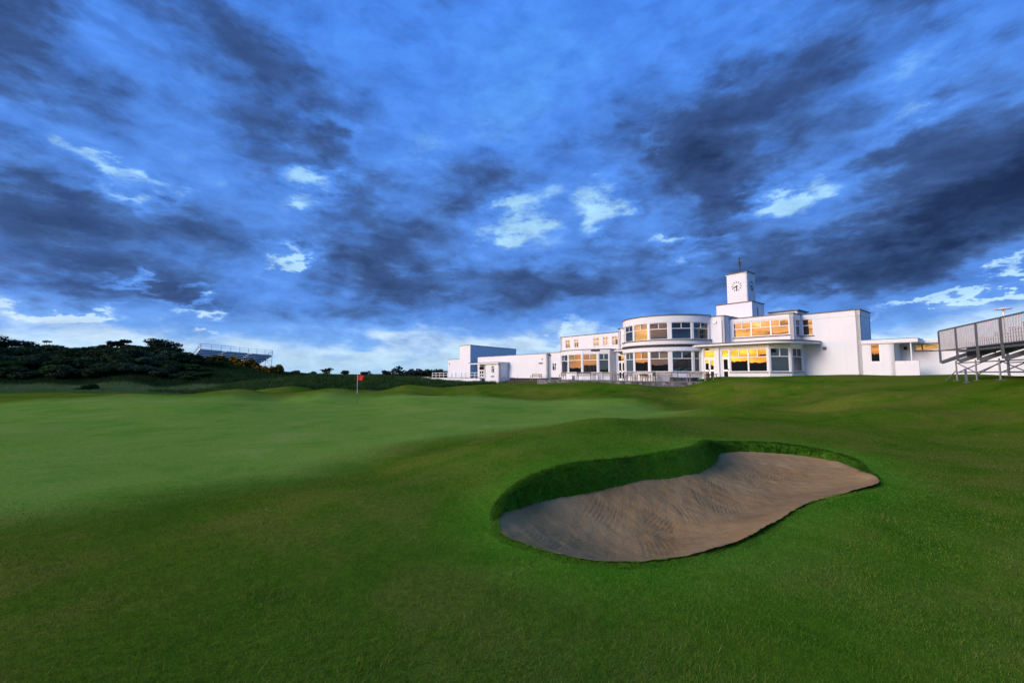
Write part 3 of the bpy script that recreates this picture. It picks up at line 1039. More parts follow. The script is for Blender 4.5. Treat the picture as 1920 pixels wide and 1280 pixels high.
def window(p0, p1, u0, u1, z0, z1, split=0.36, lights=2, sill=True, bw=.065, mat='glass', n=-.07):
    """frame with a row of small top lights over one big pane"""
    d, L = unit(p0, p1)
    f = MB()
    a, b = n - .05, n + .03
    f.obox(p0, d, u0, u0 + bw, a, b, z0, z1)
    f.obox(p0, d, u1 - bw, u1, a, b, z0, z1)
    f.obox(p0, d, u0 + bw, u1 - bw, a, b, z0, z0 + bw)
    f.obox(p0, d, u0 + bw, u1 - bw, a, b, z1 - bw, z1)
    zt = z1 - (z1 - z0) * split
    tl = []
    if split:
        f.obox(p0, d, u0 + bw, u1 - bw, a, b, zt - bw / 2, zt + bw / 2)
        w = (u1 - u0 - 2 * bw - bw * (lights - 1)) / lights
        for k in range(lights):
            s = u0 + bw + k * (w + bw)
            tl.append((s, s + w))
            if k:
                f.obox(p0, d, s - bw, s, a, b, zt + bw / 2, z1 - bw)
    o = f.build('window', M['trim'], CH)
    if split:
        for (s, e) in tl:
            pane(p0, d, s, e, n - .012, zt + bw / 2, z1 - bw, o, mat)
        pane(p0, d, u0 + bw, u1 - bw, n - .012, z0 + bw, zt - bw / 2, o, mat)
    else:
        pane(p0, d, u0 + bw, u1 - bw, n - .012, z0 + bw, z1 - bw, o, mat)
    if sill:
        MB().obox(p0, d, u0 - .06, u1 + .06, n + .035, .10, z0 - .075, z0 - .003).build('sill', M['sill'], o)
    return o


def casement(p0, p1, u0, u1, z0, z1):
    """small two-light window, each light with a fanlight"""
    d, L = unit(p0, p1)
    f = MB()
    bw, n = .06, -.07
    a, b = n - .05, n + .03
    m = (u0 + u1) / 2
    zt = z1 - (z1 - z0) * .34
    for (s, e) in ((u0, u0 + bw), (m - bw / 2, m + bw / 2), (u1 - bw, u1)):
        f.obox(p0, d, s, e, a, b, z0, z1)
    for (s, e) in ((u0 + bw, m - bw / 2), (m + bw / 2, u1 - bw)):
        for (c, g) in ((z0, z0 + bw), (zt - bw / 2, zt + bw / 2), (z1 - bw, z1)):
            f.obox(p0, d, s, e, a, b, c, g)
    o = f.build('window', M['trim'], CH)
    for (s, e) in ((u0 + bw, m - bw / 2), (m + bw / 2, u1 - bw)):
        pane(p0, d, s, e, n - .012, z0 + bw, zt - bw / 2, o, crng.choice(('net', 'net', 'glass')))
        pane(p0, d, s, e, n - .012, zt + bw / 2, z1 - bw, o, crng.choice(('net', 'glass', 'glass')))
    MB().obox(p0, d, u0 - .05, u1 + .05, n + .035, .06, z0 - .06, z0 - .003).build('sill', M['white'], o)
    return o


def french_door(p0, p1, u0, u1, z0, z1, leaves=2, n=-.07):
    d, L = unit(p0, p1)
    bw = .07
    a, b = n - .05, n + .03
    zt = z1 - .75
    f = MB()
    f.obox(p0, d, u0, u0 + bw, a, b, z0, z1)
    f.obox(p0, d, u1 - bw, u1, a, b, z0, z1)
    f.obox(p0, d, u0 + bw, u1 - bw, a, b, z1 - bw, z1)
    f.obox(p0, d, u0 + bw, u1 - bw, a, b, zt - bw, zt + bw)
    w = (u1 - u0 - 2 * bw) / leaves
    zm = z0 + (zt - z0) * .46
    o = None
    ps = []
    for k in range(leaves):
        s, e = u0 + bw + k * w, u0 + bw + (k + 1) * w
        f.obox(p0, d, s, s + .09, a, b - .01, z0, zt - bw)
        f.obox(p0, d, e - .09, e, a, b - .01, z0, zt - bw)
        f.obox(p0, d, s + .09, e - .09, a, b - .01, z0, z0 + .18)
        f.obox(p0, d, s + .09, e - .09, a, b - .01, zm - .09, zm + .09)
        f.obox(p0, d, s + .09, e - .09, a, b - .01, zt - bw - .10, zt - bw)
        ps += [(s + .09, e - .09, z0 + .18, zm - .09), (s + .09, e - .09, zm + .09, zt - bw - .10)]
    o = f.build('door', M['trim'], CH)
    ps.append((u0 + bw, u1 - bw, zt + bw, z1 - bw))
    for q in ps:
        pane(p0, d, q[0], q[1], n - .012, q[2], q[3], o)
    MB().obox(p0, d, u0 + bw + w - .07, u0 + bw + w - .03, b, b + .05, zm + .02, zm + .16).build('handle', M['iron'], o)
    return o


def coping(pts, z, w=.40, h=.07, over=.06, name='coping', mat='lead'):
    """dark capping along an open line of parapet (outside on the front)"""
    mb = MB()
    for i in range(len(pts) - 1):
        d, L = unit(pts[i], pts[i + 1])
        mb.obox(pts[i], d, -over if i == 0 else -over * .98, L + over, -w, over, z + .001 * i, z + h + .001 * i)
    return mb.build(name, M[mat], CH)


def roof(pts, z, name='roof'):
    return MB().prism(pts, z - .2, z).build(name, M['felt'], CH)


# --- right-hand two-storey block
RB = 7.12
o3 = [(.10, .95, 5.23, 6.74)]
wall((-4.3, 0), (0, 0), .6, RB - .46, o3)
wall((-4.3, -.03), (.03, -.03), RB - .46, RB, name='parapet', th=.33)
window((-4.3, 0), (0, 0), .10, .95, 5.23, 6.74, .40, 1)
wall((0, 0), (0, 3.3), .6, RB - .46, th=.30)
wall((.03, -.03), (.03, 3.33), RB - .46, RB, name='parapet', th=.33)
wall((0, 3.3), (-4.2, 3.3), .6, RB, th=.30)
coping([(-4.3, -.03), (.03, -.03), (.03, 3.33)], RB)
roof([(-4.2, .31), (-.31, .31), (-.31, 2.98), (-4.2, 2.98)], RB - .3)
MB().box(-2.72, -2.44, -.03, -.002, 3.86, 4.14).build('vent_grille', M['sill'], CH)

# --- upper bay with the long strip window
UF, US = (-9.94, -1.84), (-4.3, -1.84)
ub = [(.42, 2.02), (2.12, 3.72), (3.82, 5.28)]
wall(UF, US, 4.3, RB - .32, [(.42, 5.28, 5.28, 6.72)])
wall((-9.94, -1.87), (-4.27, -1.87), RB - .32, RB, name='parapet', th=.33)
for k, (a, b) in enumerate(ub):
    window(UF, US, a if k == 0 else a - .05, b + (.05 if k < 2 else 0), 5.28, 6.72, .42, 2)
wall(US, (-4.3, 0), 4.3, RB - .32, [(.62, 1.62, 5.2, 6.70)])
wall((-4.27, -1.87), (-4.27, -.04), RB - .32, RB, name='parapet', th=.33)
window(US, (-4.3, 0), .62, 1.62, 5.2, 6.70, .40, 2)
coping([(-9.94, -1.87), (-4.27, -1.87), (-4.27, -.10)], RB + .012)
roof([(-9.8, -1.5), (-4.65, -1.5), (-4.65, 6), (-9.8, 6)], RB - .25)

# --- pier blocks either side of the drum
wall((-11.6, -2.9), (-9.87, -2.9), 4.2, 7.42)
wall((-9.87, -2.9), (-9.87, 0), 4.2, 7.42)
coping([(-11.6, -2.9), (-9.87, -2.9), (-9.87, 0)], 7.42)
wall((-22.5, -2.9), (-20.4, -2.9), 4.2, 7.14)
wall((-22.5, 1.0), (-22.5, -2.9), 4.2, 7.14)
coping([(-22.5, 1.0), (-22.5, -2.9), (-20.4, -2.9)], 7.14)
for px_ in (-10.12, -22.2):
    MB().bar((px_, -2.98, 4.7), (px_, -2.98, 7.0), .09, n=8).build('downpipe', M['trim'], CH)
MB().box(-10.95, -10.62, -3.02, -2.9, 6.75, 6.98).build('wall_lamp', M['trim'], CH)
MB().box(-21.9, -21.62, -3.02, -2.9, 6.35, 6.58).build('wall_lamp', M['trim'], CH)

# --- drum
DX, DY, DR_ = -16.15, -2.2, 4.95


def dpt(a, r):
    return (DX + r * math.sin(R(a)), DY - r * math.cos(R(a)))


def drum_arc(name, r, a0, a1, z0, z1, th=.3, mat='white'):
    return MB().arc(DX, DY, r - th, r, a0, a1, z0, z1).build(name, M[mat], CH)


drum_arc('parapet', DR_ + .02, -86, 82, 6.86, 7.56)
drum_arc('coping', DR_ + .10, -86, 83, 7.56, 7.63, .45, 'lead')
drum_arc('wall', DR_ + .02, -86, 82, 4.70, 5.12)
drum_arc('ledge', DR_ + .16, -86, 83, 4.60, 4.70, .5, 'lead')
drum_arc('wall', DR_ - .10, -86, 83, 4.40, 4.60, .3, 'sill')  # recessed strip coloured dark grey to paint in the shadow between the white bands
drum_arc('wall', DR_ + .10, -86, 66, 4.02, 4.40)
drum_arc('wall', DR_ + .02, -86, 66, .5, 1.90)
drum_arc('sill_band', DR_ + .14, -86, 66, 1.90, 1.965, .35, 'sill')
drum_arc('sill_band', DR_ + .14, -86, 82, 5.12, 5.185, .35, 'sill')
MB().lathe([(4.7, 7.30), (4.7, 7.34)], DX, DY, 40).build('roof', M['felt'], CH)
bays = [(-82, -63), (-59.5, -40), (-37, -17), (-14.5, 5.5), (8.2, 29), (33.2, 55), (57.8, 78.5)]


def drum_windows(z0, z1, amax, lim, split):
    prev = -86
    for i, (a, b) in enumerate(bays):
        if b > lim:
            b = lim
        MB().arc(DX, DY, DR_ - .30, DR_ - .01, prev, a, z0, z1).build('pier', M['trim'], CH)
        p0, p1 = dpt(a, DR_ - .06), dpt(b, DR_ - .06)
        d, L = unit(p0, p1)
        mt = 'glass'
        window(p0, p1, -.02, L + .02, z0, z1, split, 2 if L > 1.0 else 1, sill=False, n=-.02, mat=mt)
        prev = b
    MB().arc(DX, DY, DR_ - .30, DR_ - .01, prev, amax, z0, z1).build('pier', M['trim'], CH)


drum_windows(5.185, 6.86, 82, 78.5, .36)
drum_windows(1.965, 4.02, 66, 64.6, .36)

# --- ground-floor bay on the right, under the canopy
G0, G1, G2, G3 = (-11.75, -4.2), (-5.54, -4.2), (-4.24, -2.9), (-4.16, -.002)
HD = 4.04
ops = [(.35, 1.47, FL, HD), (2.10, 2.80, FL, HD), (2.88, 6.06, 1.95, HD)]
wall(G0, G1, .5, 4.40, ops)
french_door(G0, G1, .35, 1.47, FL, HD, 2)
french_door(G0, G1, 2.10, 2.80, FL, HD, 1)
window(G0, G1, 2.88, 4.47, 1.95, HD, .36, 2)
window(G0, G1, 4.47, 6.06, 1.95, HD, .36, 2)
d_, L_ = unit(G1, G2)
wall(G1, G2, .5, 4.40, [(.14, L_ - .14, 1.95, HD)])
window(G1, G2, .14, L_ - .14, 1.95, HD, .36, 2)
d_, L_ = unit(G2, G3)
wall(G2, G3, .5, 4.40, [(.35, L_ - .5, 1.95, HD)])
window(G2, G3, .35, L_ - .5, 1.95, HD, .36, 2, mat='curtain')
# canopy slab with rounded end
cp = [(-12.3, -3.2), (-12.3, -4.95), (-5.3, -4.95)]
for k in range(1, 13):
    t = k / 12 * math.pi / 2
    cp.append((-5.3 + 2.45 * math.sin(t), -.05 - 4.9 * math.cos(t)))
cp += [(-2.85, -.004), (-4.0, -.004), (-6, -1.5)]
MB().prism(cp, 4.40, 4.57).build('canopy', M['white'], CH)
cpo = [(x + (.05 if x > -5.3 else 0), y - .05 if y < -.1 else y) for x, y in cp]
MB().prism(cpo, 4.572, 4.66).build('canopy_edge', M['lead'], CH)
MB().bar((-9.86, -4.30, FL), (-9.86, -4.30, 4.40), .10, n=8).build('downpipe', M['trim'], CH)
MB().box(-11.2, -10.85, -4.34, -4.2, 4.08, 4.24).build('wall_lamp', M['iron'], CH)
MB().box(-11.75, -5.0, -4.45, -4.2, .5, FL - .01).build('door_step', M['paving'], CH)

# --- link and door left of the drum
K0, K1 = (-23.95, -2.9), (-20.55, -2.9)
wall(K0, K1, .4, 4.45, [(1.28, 2.42, FL, 4.0)])
french_door(K0, K1, 1.28, 2.42, FL, 4.0, 2)
MB().box(-23.9, -20.5, -3.35, -2.3, 4.45, 4.62).build('canopy', M['white'], CH)
MB().box(-23.9, -20.45, -3.40, -2.3, 4.622, 4.69).build('canopy_edge', M['lead'], CH)
MB().box(-22.2, -21.9, -3.05, -2.9, 4.1, 4.26).build('wall_lamp', M['iron'], CH)

# --- faceted bay on the left
A, B, C_, D_, E_, F_ = (-31.14, -4.0), (-28.62, -5.30), (-26.2, -5.34), (-24.24, -4.66), (-23.05, -3.92), (-23.0, -2.8)
for k, (p, q) in enumerate(((A, B), (B, C_), (C_, D_), (D_, E_))):
    d_, L_ = unit(p, q)
    wall(p, q, .4, 4.72, [(.12, L_ - .12, 1.92, 4.22)])
    window(p, q, .12, L_ - .12, 1.92, 4.22, .33, 2, mat='curtain' if k == 2 else 'glass')
wall(E_, F_, .4, 4.72)
wall((-31.6, 0), A, .4, 4.72)
coping([A, B, C_, D_, E_, F_], 4.72)
roof([(-31.3, -.1), (-31.0, -3.8), (-28.6, -4.9), (-26.2, -5.2), (-24.4, -4.8), (-23.3, -4.0), (-23.3, -.1)], 4.70)

# --- left two-storey wing
LW0, LW1 = (-35.16, 0), (-22.2, 0)
lw = [(1.00, 1.92), (2.72, 3.56), (6.25, 7.28), (7.92, 8.86), (9.40, 10.36)]
wall(LW0, LW1, 4.0, 7.12, [(a, b, 5.5, 6.68) for a, b in lw])
wall(LW0, LW1, .3, 3.998)
for a, b in lw:
    casement(LW0, LW1, a, b, 5.5, 6.68)
wall((-35.16, 10), LW0, .3, 7.12)
coping([(-35.16, 10), LW0, LW1], 7.12)
roof([(-34.9, .31), (-22.5, .31), (-22.5, 10), (-34.9, 10)], 6.95)
wall((-37.6, 0), (-35.17, 0), .3, 4.93, [(.62, 1.45, 2.28, 3.38)])
casement((-37.6, 0), (-35.17, 0), .62, 1.45, 2.28, 3.38)
coping([(-37.6, 0), (-35.2, 0)], 4.93, h=.05)

# --- west wing
wall((-56.2, -.5), (-37.5, -.5), .3, 4.85)
wall((-37.5, -.5), (-37.5, -.002), .3, 4.85)
coping([(-56.2, -.5), (-37.5, -.5), (-37.5, -.1)], 4.85, h=.05)
roof([(-56.2, -.2), (-37.2, -.2), (-37.2, 9), (-56.2, 9)], 4.7)
MB().box(-46.6, -37.5, -.56, -.501, .3, 1.10).build('plinth', M['black'], CH)
MB().box(-37.44, -31.7, -.06, -.003, .3, 1.25).build('plinth', M['black'], CH)
MB().box(-39.4, -38.5, -.53, -.501, 3.28, 3.5).build('vent_grille', M['alud'], CH)
MB().box(-38.7, -38.5, -.58, -.501, 3.95, 4.12).build('wall_lamp', M['alud'], CH)
MB().bar((-37.3, -.1, .9), (-37.3, -.1, 4.8), .10, n=8).build('downpipe', M['trim'], CH)
# porch and its slab
wall((-51.1, -2.5), (-46.93, -2.5), .3, 3.44, [(1.95, 2.75, 1.95, 3.15)])
casement((-51.1, -2.5), (-46.93, -2.5), 1.95, 2.75, 1.95, 3.15)
MB().box(-49.2, -48.3, -2.53, -2.501, 1.25, 1.45).build('vent_grille', M['alud'], CH)
wall((-46.93, -2.5), (-46.93, -.502), .3, 3.44)
wall((-51.1, -.502), (-51.1, -2.5), .3, 3.44)
MB().box(-55.6, -46.7, -2.85, -.503, 3.44, 3.66).build('canopy', M['white'], CH)
MB().box(-55.65, -46.65, -2.90, -.503, 3.662, 3.72).build('canopy_edge', M['lead'], CH)
french_door((-55.6, -.50), (-53.9, -.50), 0, 1.5, 1.15, 3.2, 2, n=.06)

# --- tall block at the west end
T0, T1, T2, T3 = (-66.84, -.5), (-62.55, -.5), (-58.72, -.5), (-64.03, 15.1)
MB().prism([T1, T2, T3, (-69, 15.1)], .2, 7.25).build('wall', M['white'], CH)
MB().prism([(-67.0, -.5), (-62.56, -.5), (-67.5, 8), (-71, 8)], .2, 4.66).build('wall', M['white'], CH)
coping([(-62.55, -.5), (-58.72, -.5), (-64.03, 15.1)], 7.25, h=.06)
coping([(-67.0, -.5), (-62.62, -.5)], 4.66, h=.05)
MB().box(-66.5, -66.25, -.58, -.501, 3.75, 3.95).build('wall_lamp', M['alud'], CH)

# --- low wing on the right
wall((.002, 0), (2.03, 0), .8, 4.22, [(.52, 1.16, 2.72, 4.20)])
window((.002, 0), (2.03, 0), .52, 1.16, 2.72, 4.20, 0, 1, sill=False)
wall((2.03, 0), (2.03, 2.4), .8, 4.22)
MB().box(.004, 3.46, -.14, 3.0, 4.22, 4.52).build('roof_slab', M['white'], CH)
MB().box(.006, 3.42, -.10, 3.0, 4.522, 4.56).build('coping', M['lead'], CH)
wall((1.9, 2.4), (9.4, 2.4), .8, 4.20, [(1.02, 2.42, 3.66, 4.18), (2.50, 3.90, 3.66, 4.18)])
window((1.9, 2.4), (9.4, 2.4), 1.02, 2.42, 3.66, 4.18, 0, 1)
window((1.9, 2.4), (9.4, 2.4), 2.50, 3.90, 3.66, 4.18, 0, 1)
MB().box(3.47, 9.6, 2.2, 6, 4.22, 4.56).build('roof_slab', M['white'], CH)
MB().box(2.04, 3.44, -.06, .09, .8, 2.78).build('porch_wall', M['white'], CH)
MB().bar((3.02, .05, 2.78), (3.02, .05, 4.22), .09, n=8).build('post', M['trim'], CH)
MB().box(2.25, 2.45, 2.28, 2.40, 3.75, 4.0).build('wall_lamp', M['iron'], CH)
wall((9.4, 2.4), (9.4, 9), .8, 4.20)

# --- clock tower
MB().box(-13.55, -9.74, 3.3, 6.4, 6.6, 9.48).build('tower_base', M['white'], CH)
MB().box(-13.62, -9.67, 3.23, 6.47, 9.48, 9.56).build('coping', M['lead'], CH)
MB().box(-11.95, -11.75, 3.20, 3.298, 7.3, 8.3).build('downpipe', M['trim'], CH)
MB().box(-9.735, -9.71, 4.6, 4.75, 7.9, 9.0).build('slit_window', M['sill'], CH)
TWX0, TWX1, TWY0, TWY1 = -12.55, -10.32, 3.75, 5.95
tw = MB().box(TWX0, TWX1, TWY0, TWY1, 9.5, 12.92).build('clock_tower', M['white'], CH, bevel=.16)
MB().box(TWX0 - .05, TWX1 + .05, TWY0 - .05, TWY1 + .05, 12.80, 12.86).build('string_course', M['white'], CH)
MB().box(TWX0 - .05, TWX1 + .05, TWY0 - .05, TWY1 + .05, 12.925, 13.0).build('coping', M['lead'], CH)


def clock(cx, cy, dirx, diry, z):
    """hour bars and two hands standing off the tower face; time half past eight"""
    nx, ny = diry, -dirx
    c = MB()
    c.bar((cx + nx * .0, cy + ny * .0, z), (cx + nx * .06, cy + ny * .06, z), .10, n=10)
    o = c.build('clock', M['iron'], CH)
    def p(r, deg, n):
        a = R(deg)
        return (cx + dirx * r * math.sin(a) + nx * n, cy + diry * r * math.sin(a) + ny * n, z + r * math.cos(a))
    for k in range(12):
        MB().bar(p(.40, k * 30, .02), p(.54, k * 30, .02), .07, .03, up=(nx, ny, 0)).build('hour_mark', M['iron'], o)
    MB().bar(p(-.12, 250, .04), p(.36, 250, .04), .085, .02, up=(nx, ny, 0)).build('clock_hand', M['iron'], o)
    MB().bar(p(-.10, 180, .06), p(.48, 180, .06), .075, .02, up=(nx, ny, 0)).build('clock_hand', M['iron'], o)


clock((TWX0 + TWX1) / 2, TWY0 - .002, 1, 0, 11.45)
clock(TWX1 + .002, (TWY0 + TWY1) / 2, 0, 1, 11.45)
vx, vy = (TWX0 + TWX1) / 2 - .05, (TWY0 + TWY1) / 2
v = MB().bar((vx, vy, 12.9), (vx, vy, 14.95), .10, n=8)
v.lathe([(.02, 13.95), (.09, 14.02), (.09, 14.10), (.02, 14.17)], vx, vy, 10)
v = v.build('weather_vane', M['iron'], CH)
MB().bar((vx - .34, vy, 14.30), (vx + .34, vy, 14.30), .035).build('compass_arm', M['iron'], v)
MB().bar((vx, vy - .34, 14.30), (vx, vy + .34, 14.30), .035).build('compass_arm', M['iron'], v)
for ex, ey in ((-.36, 0), (.36, 0), (0, -.36), (0, .36)):
    MB().box(vx + ex - .05, vx + ex + .05, vy + ey - .02, vy + ey + .02, 14.26, 14.38).build('compass_letter', M['iron'], v)
MB().prism([(vx - .25, vy - .01), (vx + .3, vy - .01), (vx + .3, vy + .01), (vx - .25, vy + .01)], 14.52, 14.60).build('pointer', M['iron'], v)
# roof-top room behind the tower and an aerial
MB().box(-9.3, -6.6, 6.6, 9.5, 6.9, 8.45).build('roof_room', M['white'], CH)
MB().box(-9.4, -6.4, 6.4, 9.6, 8.45, 8.55).build('coping', M['lead'], CH)
MB().bar((-9.2, 6.0, 9.5), (-9.2, 6.0, 9.9), .03).bar((-9.5, 6.0, 9.75), (-8.7, 6.0, 9.85), .03).build('aerial', M['alud'], CH)
# solid core so that no sky shows through
MB().box(-22.0, -9.95, 0.2, 10, .5, 7.0).build('core', M['white'], CH)
MB().box(-23.2, -10.0, -2.4, .15, .5, 4.3).build('core', M['white'], CH)


# ------------------------------------------------------------------ terrace and things by the clubhouse
def wpt(x, y, z=0.0):
    """clubhouse coordinates to world"""
    return (29.15 + x * .6247 + y * .7809, 35.5 - x * .7809 + y * .6247, z)


CHR = math.atan2(-.7809, .6247)
ter = MB().prism([(-31.6, -.3), (-31.6, -7.9), (-29.8, -8.15), (-9.3, -8.15), (-8.0, -6.5), (-8.0, -4.46), (-11.7, -4.46), (-12.5, -5.8), (-15, -7.3), (-18, -7.2), (-20.5, -5.8), (-22, -4.0), (-24, -3.2), (-24.5, -5.5), (-27, -5.8), (-31.0, -4.5)], .2, FL - .01).build('terrace', M['paving'])
ter.location = (29.15, 35.5, 0)
ter.rotation_euler = (0, 0, CHR)
tag(ter, kind='structure')


def stone_wall(pts, z0, z1, name, label, th=.35):
    root = empty(name, (29.15, 35.5, 0), CHR)
    tag(root, label, 'wall')
    core, st, cop = MB(), MB(), MB()
    r2 = random.Random(3)
    for i in range(len(pts) - 1):
        d, L = unit(pts[i], pts[i + 1])
        core.obox(pts[i], d, 0, L, -th, -.03, z0, z1 - .07)
        z = z0
        while z < z1 - .1:
            h = r2.uniform(.10, .17)
            h = min(h, z1 - .075 - z)
            u = r2.uniform(-.2, 0)
            while u < L:
                w = r2.uniform(.18, .42)
                a, b = max(u, 0), min(u + w, L)
                if b - a > .04:
                    st.obox(pts[i], d, a + .008, b - .008, -.06, r2.uniform(-.015, .012), z + .008, z + h - .008)
                u += w
            z += h
        u = 0
        while u < L - .01:
            w = min(r2.uniform(.6, .9), L - u)
            cop.obox(pts[i], d, u + .004, u + w - .004, -th - .03, .05, z1 - .07 + .004 * i, z1 + .004 * i)
            u += w
    core.build('core', M['stone'], root)
    tag(st.build('stones', M['stone'], root), kind='stuff')
    tag(cop.build('capstones', M['paving'], root), kind='stuff')
    return root


stone_wall([(-31.65, -7.6), (-29.8, -8.2), (-9.2, -8.2), (-7.9, -6.5)], .0, 1.06, 'stone_terrace_wall', 'low grey stone retaining wall along the front edge of the terrace')
stone_wall([(-13.4, -6.9), (-11.9, -5.6), (-11.8, -4.5)], .6, 1.42, 'stone_planter_wall', 'short dark stone wall at the foot of the drum beside the benches')

# soil bed under the west wing
g = empty('soil_bed', (0, 0, 0))
bpy.data.objects.remove(g)
bx_ = np.linspace(-46.7, -32.0, 40)
by_ = np.array([-2.6, -2.2, -1.6, -1.0, -.45])
BX, BY = np.meshgrid(bx_, by_)
WX = 29.15 + BX * .6247 + BY * .7809
WY = 35.5 - BX * .7809 + BY * .6247
bed = grid_mesh('soil_bed', WX, WY, height(WX, WY) + .05 + .25 * sstep(BY, -2.6, -1.2) * 1.0, M['soil'])
tag(bed, kind='structure')


def place(o, x, y, rz=0.0, z=None):
    p = wpt(x, y)
    o.location = (p[0], p[1], FL if z is None else z)
    o.rotation_euler = (0, 0, CHR + rz)
    return o


def make_bench(w=1.6, mat='teak', name='garden_bench'):
    m = M[mat]
    o = empty(name)
    s = MB()
    for k in range(5):
        s.box(-w / 2 + .06, w / 2 - .06, -.24 + k * .098, -.24 + k * .098 + .082, .415, .44)
    s.build('seat', m, o)
    b = MB()
    b.box(-w / 2 + .06, w / 2 - .06, .25, .285, .84, .92)
    b.box(-w / 2 + .06, w / 2 - .06, .25, .285, .50, .55)
    n = int(w / .11)
    for k in range(n):
        x = -w / 2 + .10 + (w - .2) * k / (n - 1)
        b.box(x - .022, x + .022, .257, .278, .551, .839)
    b.build('backrest', m, o)
    for sx in (-1, 1):
        x = sx * (w / 2 - .03)
        MB().box(x - .03, x + .03, -.27, -.21, 0, .62).build('leg', m, o)
        MB().box(x - .03, x + .03, .235, .295, 0, .93).build('leg', m, o)
        MB().box(x - .04, x + .04, -.30, .234, .621, .66).build('armrest', m, o)
    return o


def make_table(r=.55, mat='teak', round_=True, name='garden_table'):
    m = M[mat]
    o = empty(name)
    if round_:
        MB().lathe([(r, .70), (r + .01, .715), (r, .735)], n=24).build('table_top', m, o)
    else:
        MB().box(-r, r, -r * .8, r * .8, .70, .735).build('table_top', m, o)
    for sx in (-1, 1):
        for sy in (-1, 1):
            MB().bar((sx * r * .62, sy * r * .52, 0), (sx * r * .55, sy * r * .45, .70), .06).build('leg', m, o)
    MB().bar((-r * .56, 0, .62), (r * .56, 0, .62), .04, .07).build('rail', m, o)
    return o


FURN = [
    ('chair', -28.0, -6.9, 10, 'teak', 'single wooden armchair at the left end of the terrace, by the faceted bay'),
    ('bench', -24.3, -7.0, 60, 'teak', 'wooden bench turned end-on left of the first round table'),
    ('table', -22.9, -6.9, 0, 'teakd', 'round wooden table before the faceted bay, leftmost of the terrace tables'),
    ('bench', -20.9, -7.1, 0, 'teak', 'long pale wooden bench in front of the glazed door left of the drum'),
    ('table', -19.2, -7.0, 20, 'teakd', 'dark wooden table at the left foot of the glazed drum'),
    ('chair', -17.4, -7.55, 75, 'teak', 'wooden armchair facing right, in front of the drum, left of the square table'),
    ('square', -16.2, -7.6, 0, 'teak', 'square wooden table in front of the middle of the drum'),
    ('chair', -15.0, -7.6, -80, 'teakd', 'dark wooden armchair facing left, in front of the drum, right of the square table'),
    ('bench', -13.8, -7.65, 8, 'teak', 'pinkish wooden bench in front of the right half of the drum'),
    ('chair', -12.5, -7.6, -60, 'teakd', 'dark armchair beside the short stone wall, right of the drum bench'),
    ('bench', -10.3, -7.6, 0, 'teak', 'wooden bench before the double door right of the drum'),
    ('table', -9.15, -7.3, 0, 'teakd', 'dark round table at the right end of the terrace'),
    ('bench', -38.3, -2.1, 12, 'teak', 'lone wooden bench against the blank white west wing'),
]
for kind, x, y, rz, mat, lab in FURN:
    if kind == 'bench':
        o = make_bench(1.75, mat)
        cat, grp = 'bench', 'wooden benches outside the clubhouse'
    elif kind == 'chair':
        o = make_bench(.68, mat, 'garden_chair')
        cat, grp = 'chair', 'wooden armchairs on the terrace'
    else:
        o = make_table(.55 if kind == 'table' else .5, mat, kind == 'table')
        cat, grp = 'table', 'wooden tables on the terrace'
    zz = None
    if x < -32:
        p = wpt(x, y)
        zz = ground_z(p[0], p[1]) + .28
    place(o, x, y, R(rz), zz)
    tag(o, lab, cat, grp)

o = empty('planter_box')
MB().box(-.32, .32, -.25, .25, .08, .46).build('box', M['trim'], o, bevel=.02)
MB().box(-.35, .35, -.28, .28, .461, .50).build('lid', M['white'], o)
MB().box(-.28, .28, -.21, .21, 0, .079).build('base', M['sill'], o)
place(o, -26.4, -7.0)
tag(o, 'small white box standing on the terrace before the faceted bay', 'box')

for k, (x0, x1, lab) in enumerate(((-45.9, -44.9, 'dark bent-tube cycle hoop beside the porch corner'), (-43.7, -42.6, 'dark bent-tube cycle hoop nearer the bench on the west wing'))):
    p = wpt((x0 + x1) / 2, -2.7)
    zz = ground_z(p[0], p[1])
    o = empty('cycle_hoop')
    w = (x1 - x0) / 2
    MB().bar((-w + .1, 0, .85), (w - .1, 0, .85), .06, n=8).build('top_rail', M['iron'], o)
    for s in (-1, 1):
        MB().bar((s * w, 0, -.1), (s * w, 0, .75), .06, n=8).bar((s * w, 0, .75), (s * (w - .1), 0, .85), .06, n=8).build('leg', M['iron'], o)
    place(o, (x0 + x1) / 2, -2.7, 0, zz)
    tag(o, lab, 'cycle stand', 'cycle hoops by the west wing')
o = empty('marker_post')
MB().bar((0, 0, -.1), (0, 0, .95), .05, n=8).build('post', M['iron'], o)
MB().lathe([(.03, .95), (.05, .97), (.03, 1.02)], n=8).build('cap', M['alud'], o)
p = wpt(-42.1, -2.6)
place(o, -42.1, -2.6, 0, ground_z(p[0], p[1]))
tag(o, 'thin dark post standing right of the cycle hoops', 'post')

# white ramp with railings at the west end
rw = empty('entrance_ramp', (29.15, 35.5, 0), CHR)
tag(rw, 'white walled entrance ramp with white railings at the west end', 'ramp')
MB().box(-69.2, -51.3, -3.35, -3.0, -.3, 1.02).build('ramp_wall', M['white'], rw)
MB().box(-69.25, -51.25, -3.40, -2.95, 1.02, 1.08).build('coping', M['lead'], rw)
MB().box(-69.0, -51.3, -2.94, -.56, -.3, 1.0).build('deck', M['paving'], rw)


def railing(x0, x1, y, z0, z1, n):
    for k in range(n + 1):
        x = x0 + (x1 - x0) * k / n
        MB().bar((x, y, z0), (x, y, z1), .10).build('railing_post', M['trim'], rw)
    for z in (z1 + .03, (z0 + z1) / 2):
        MB().bar((x0, y - (.0 if z > z1 else .0), z), (x1, y, z), .09, .08).build('railing_rail', M['trim'], rw)


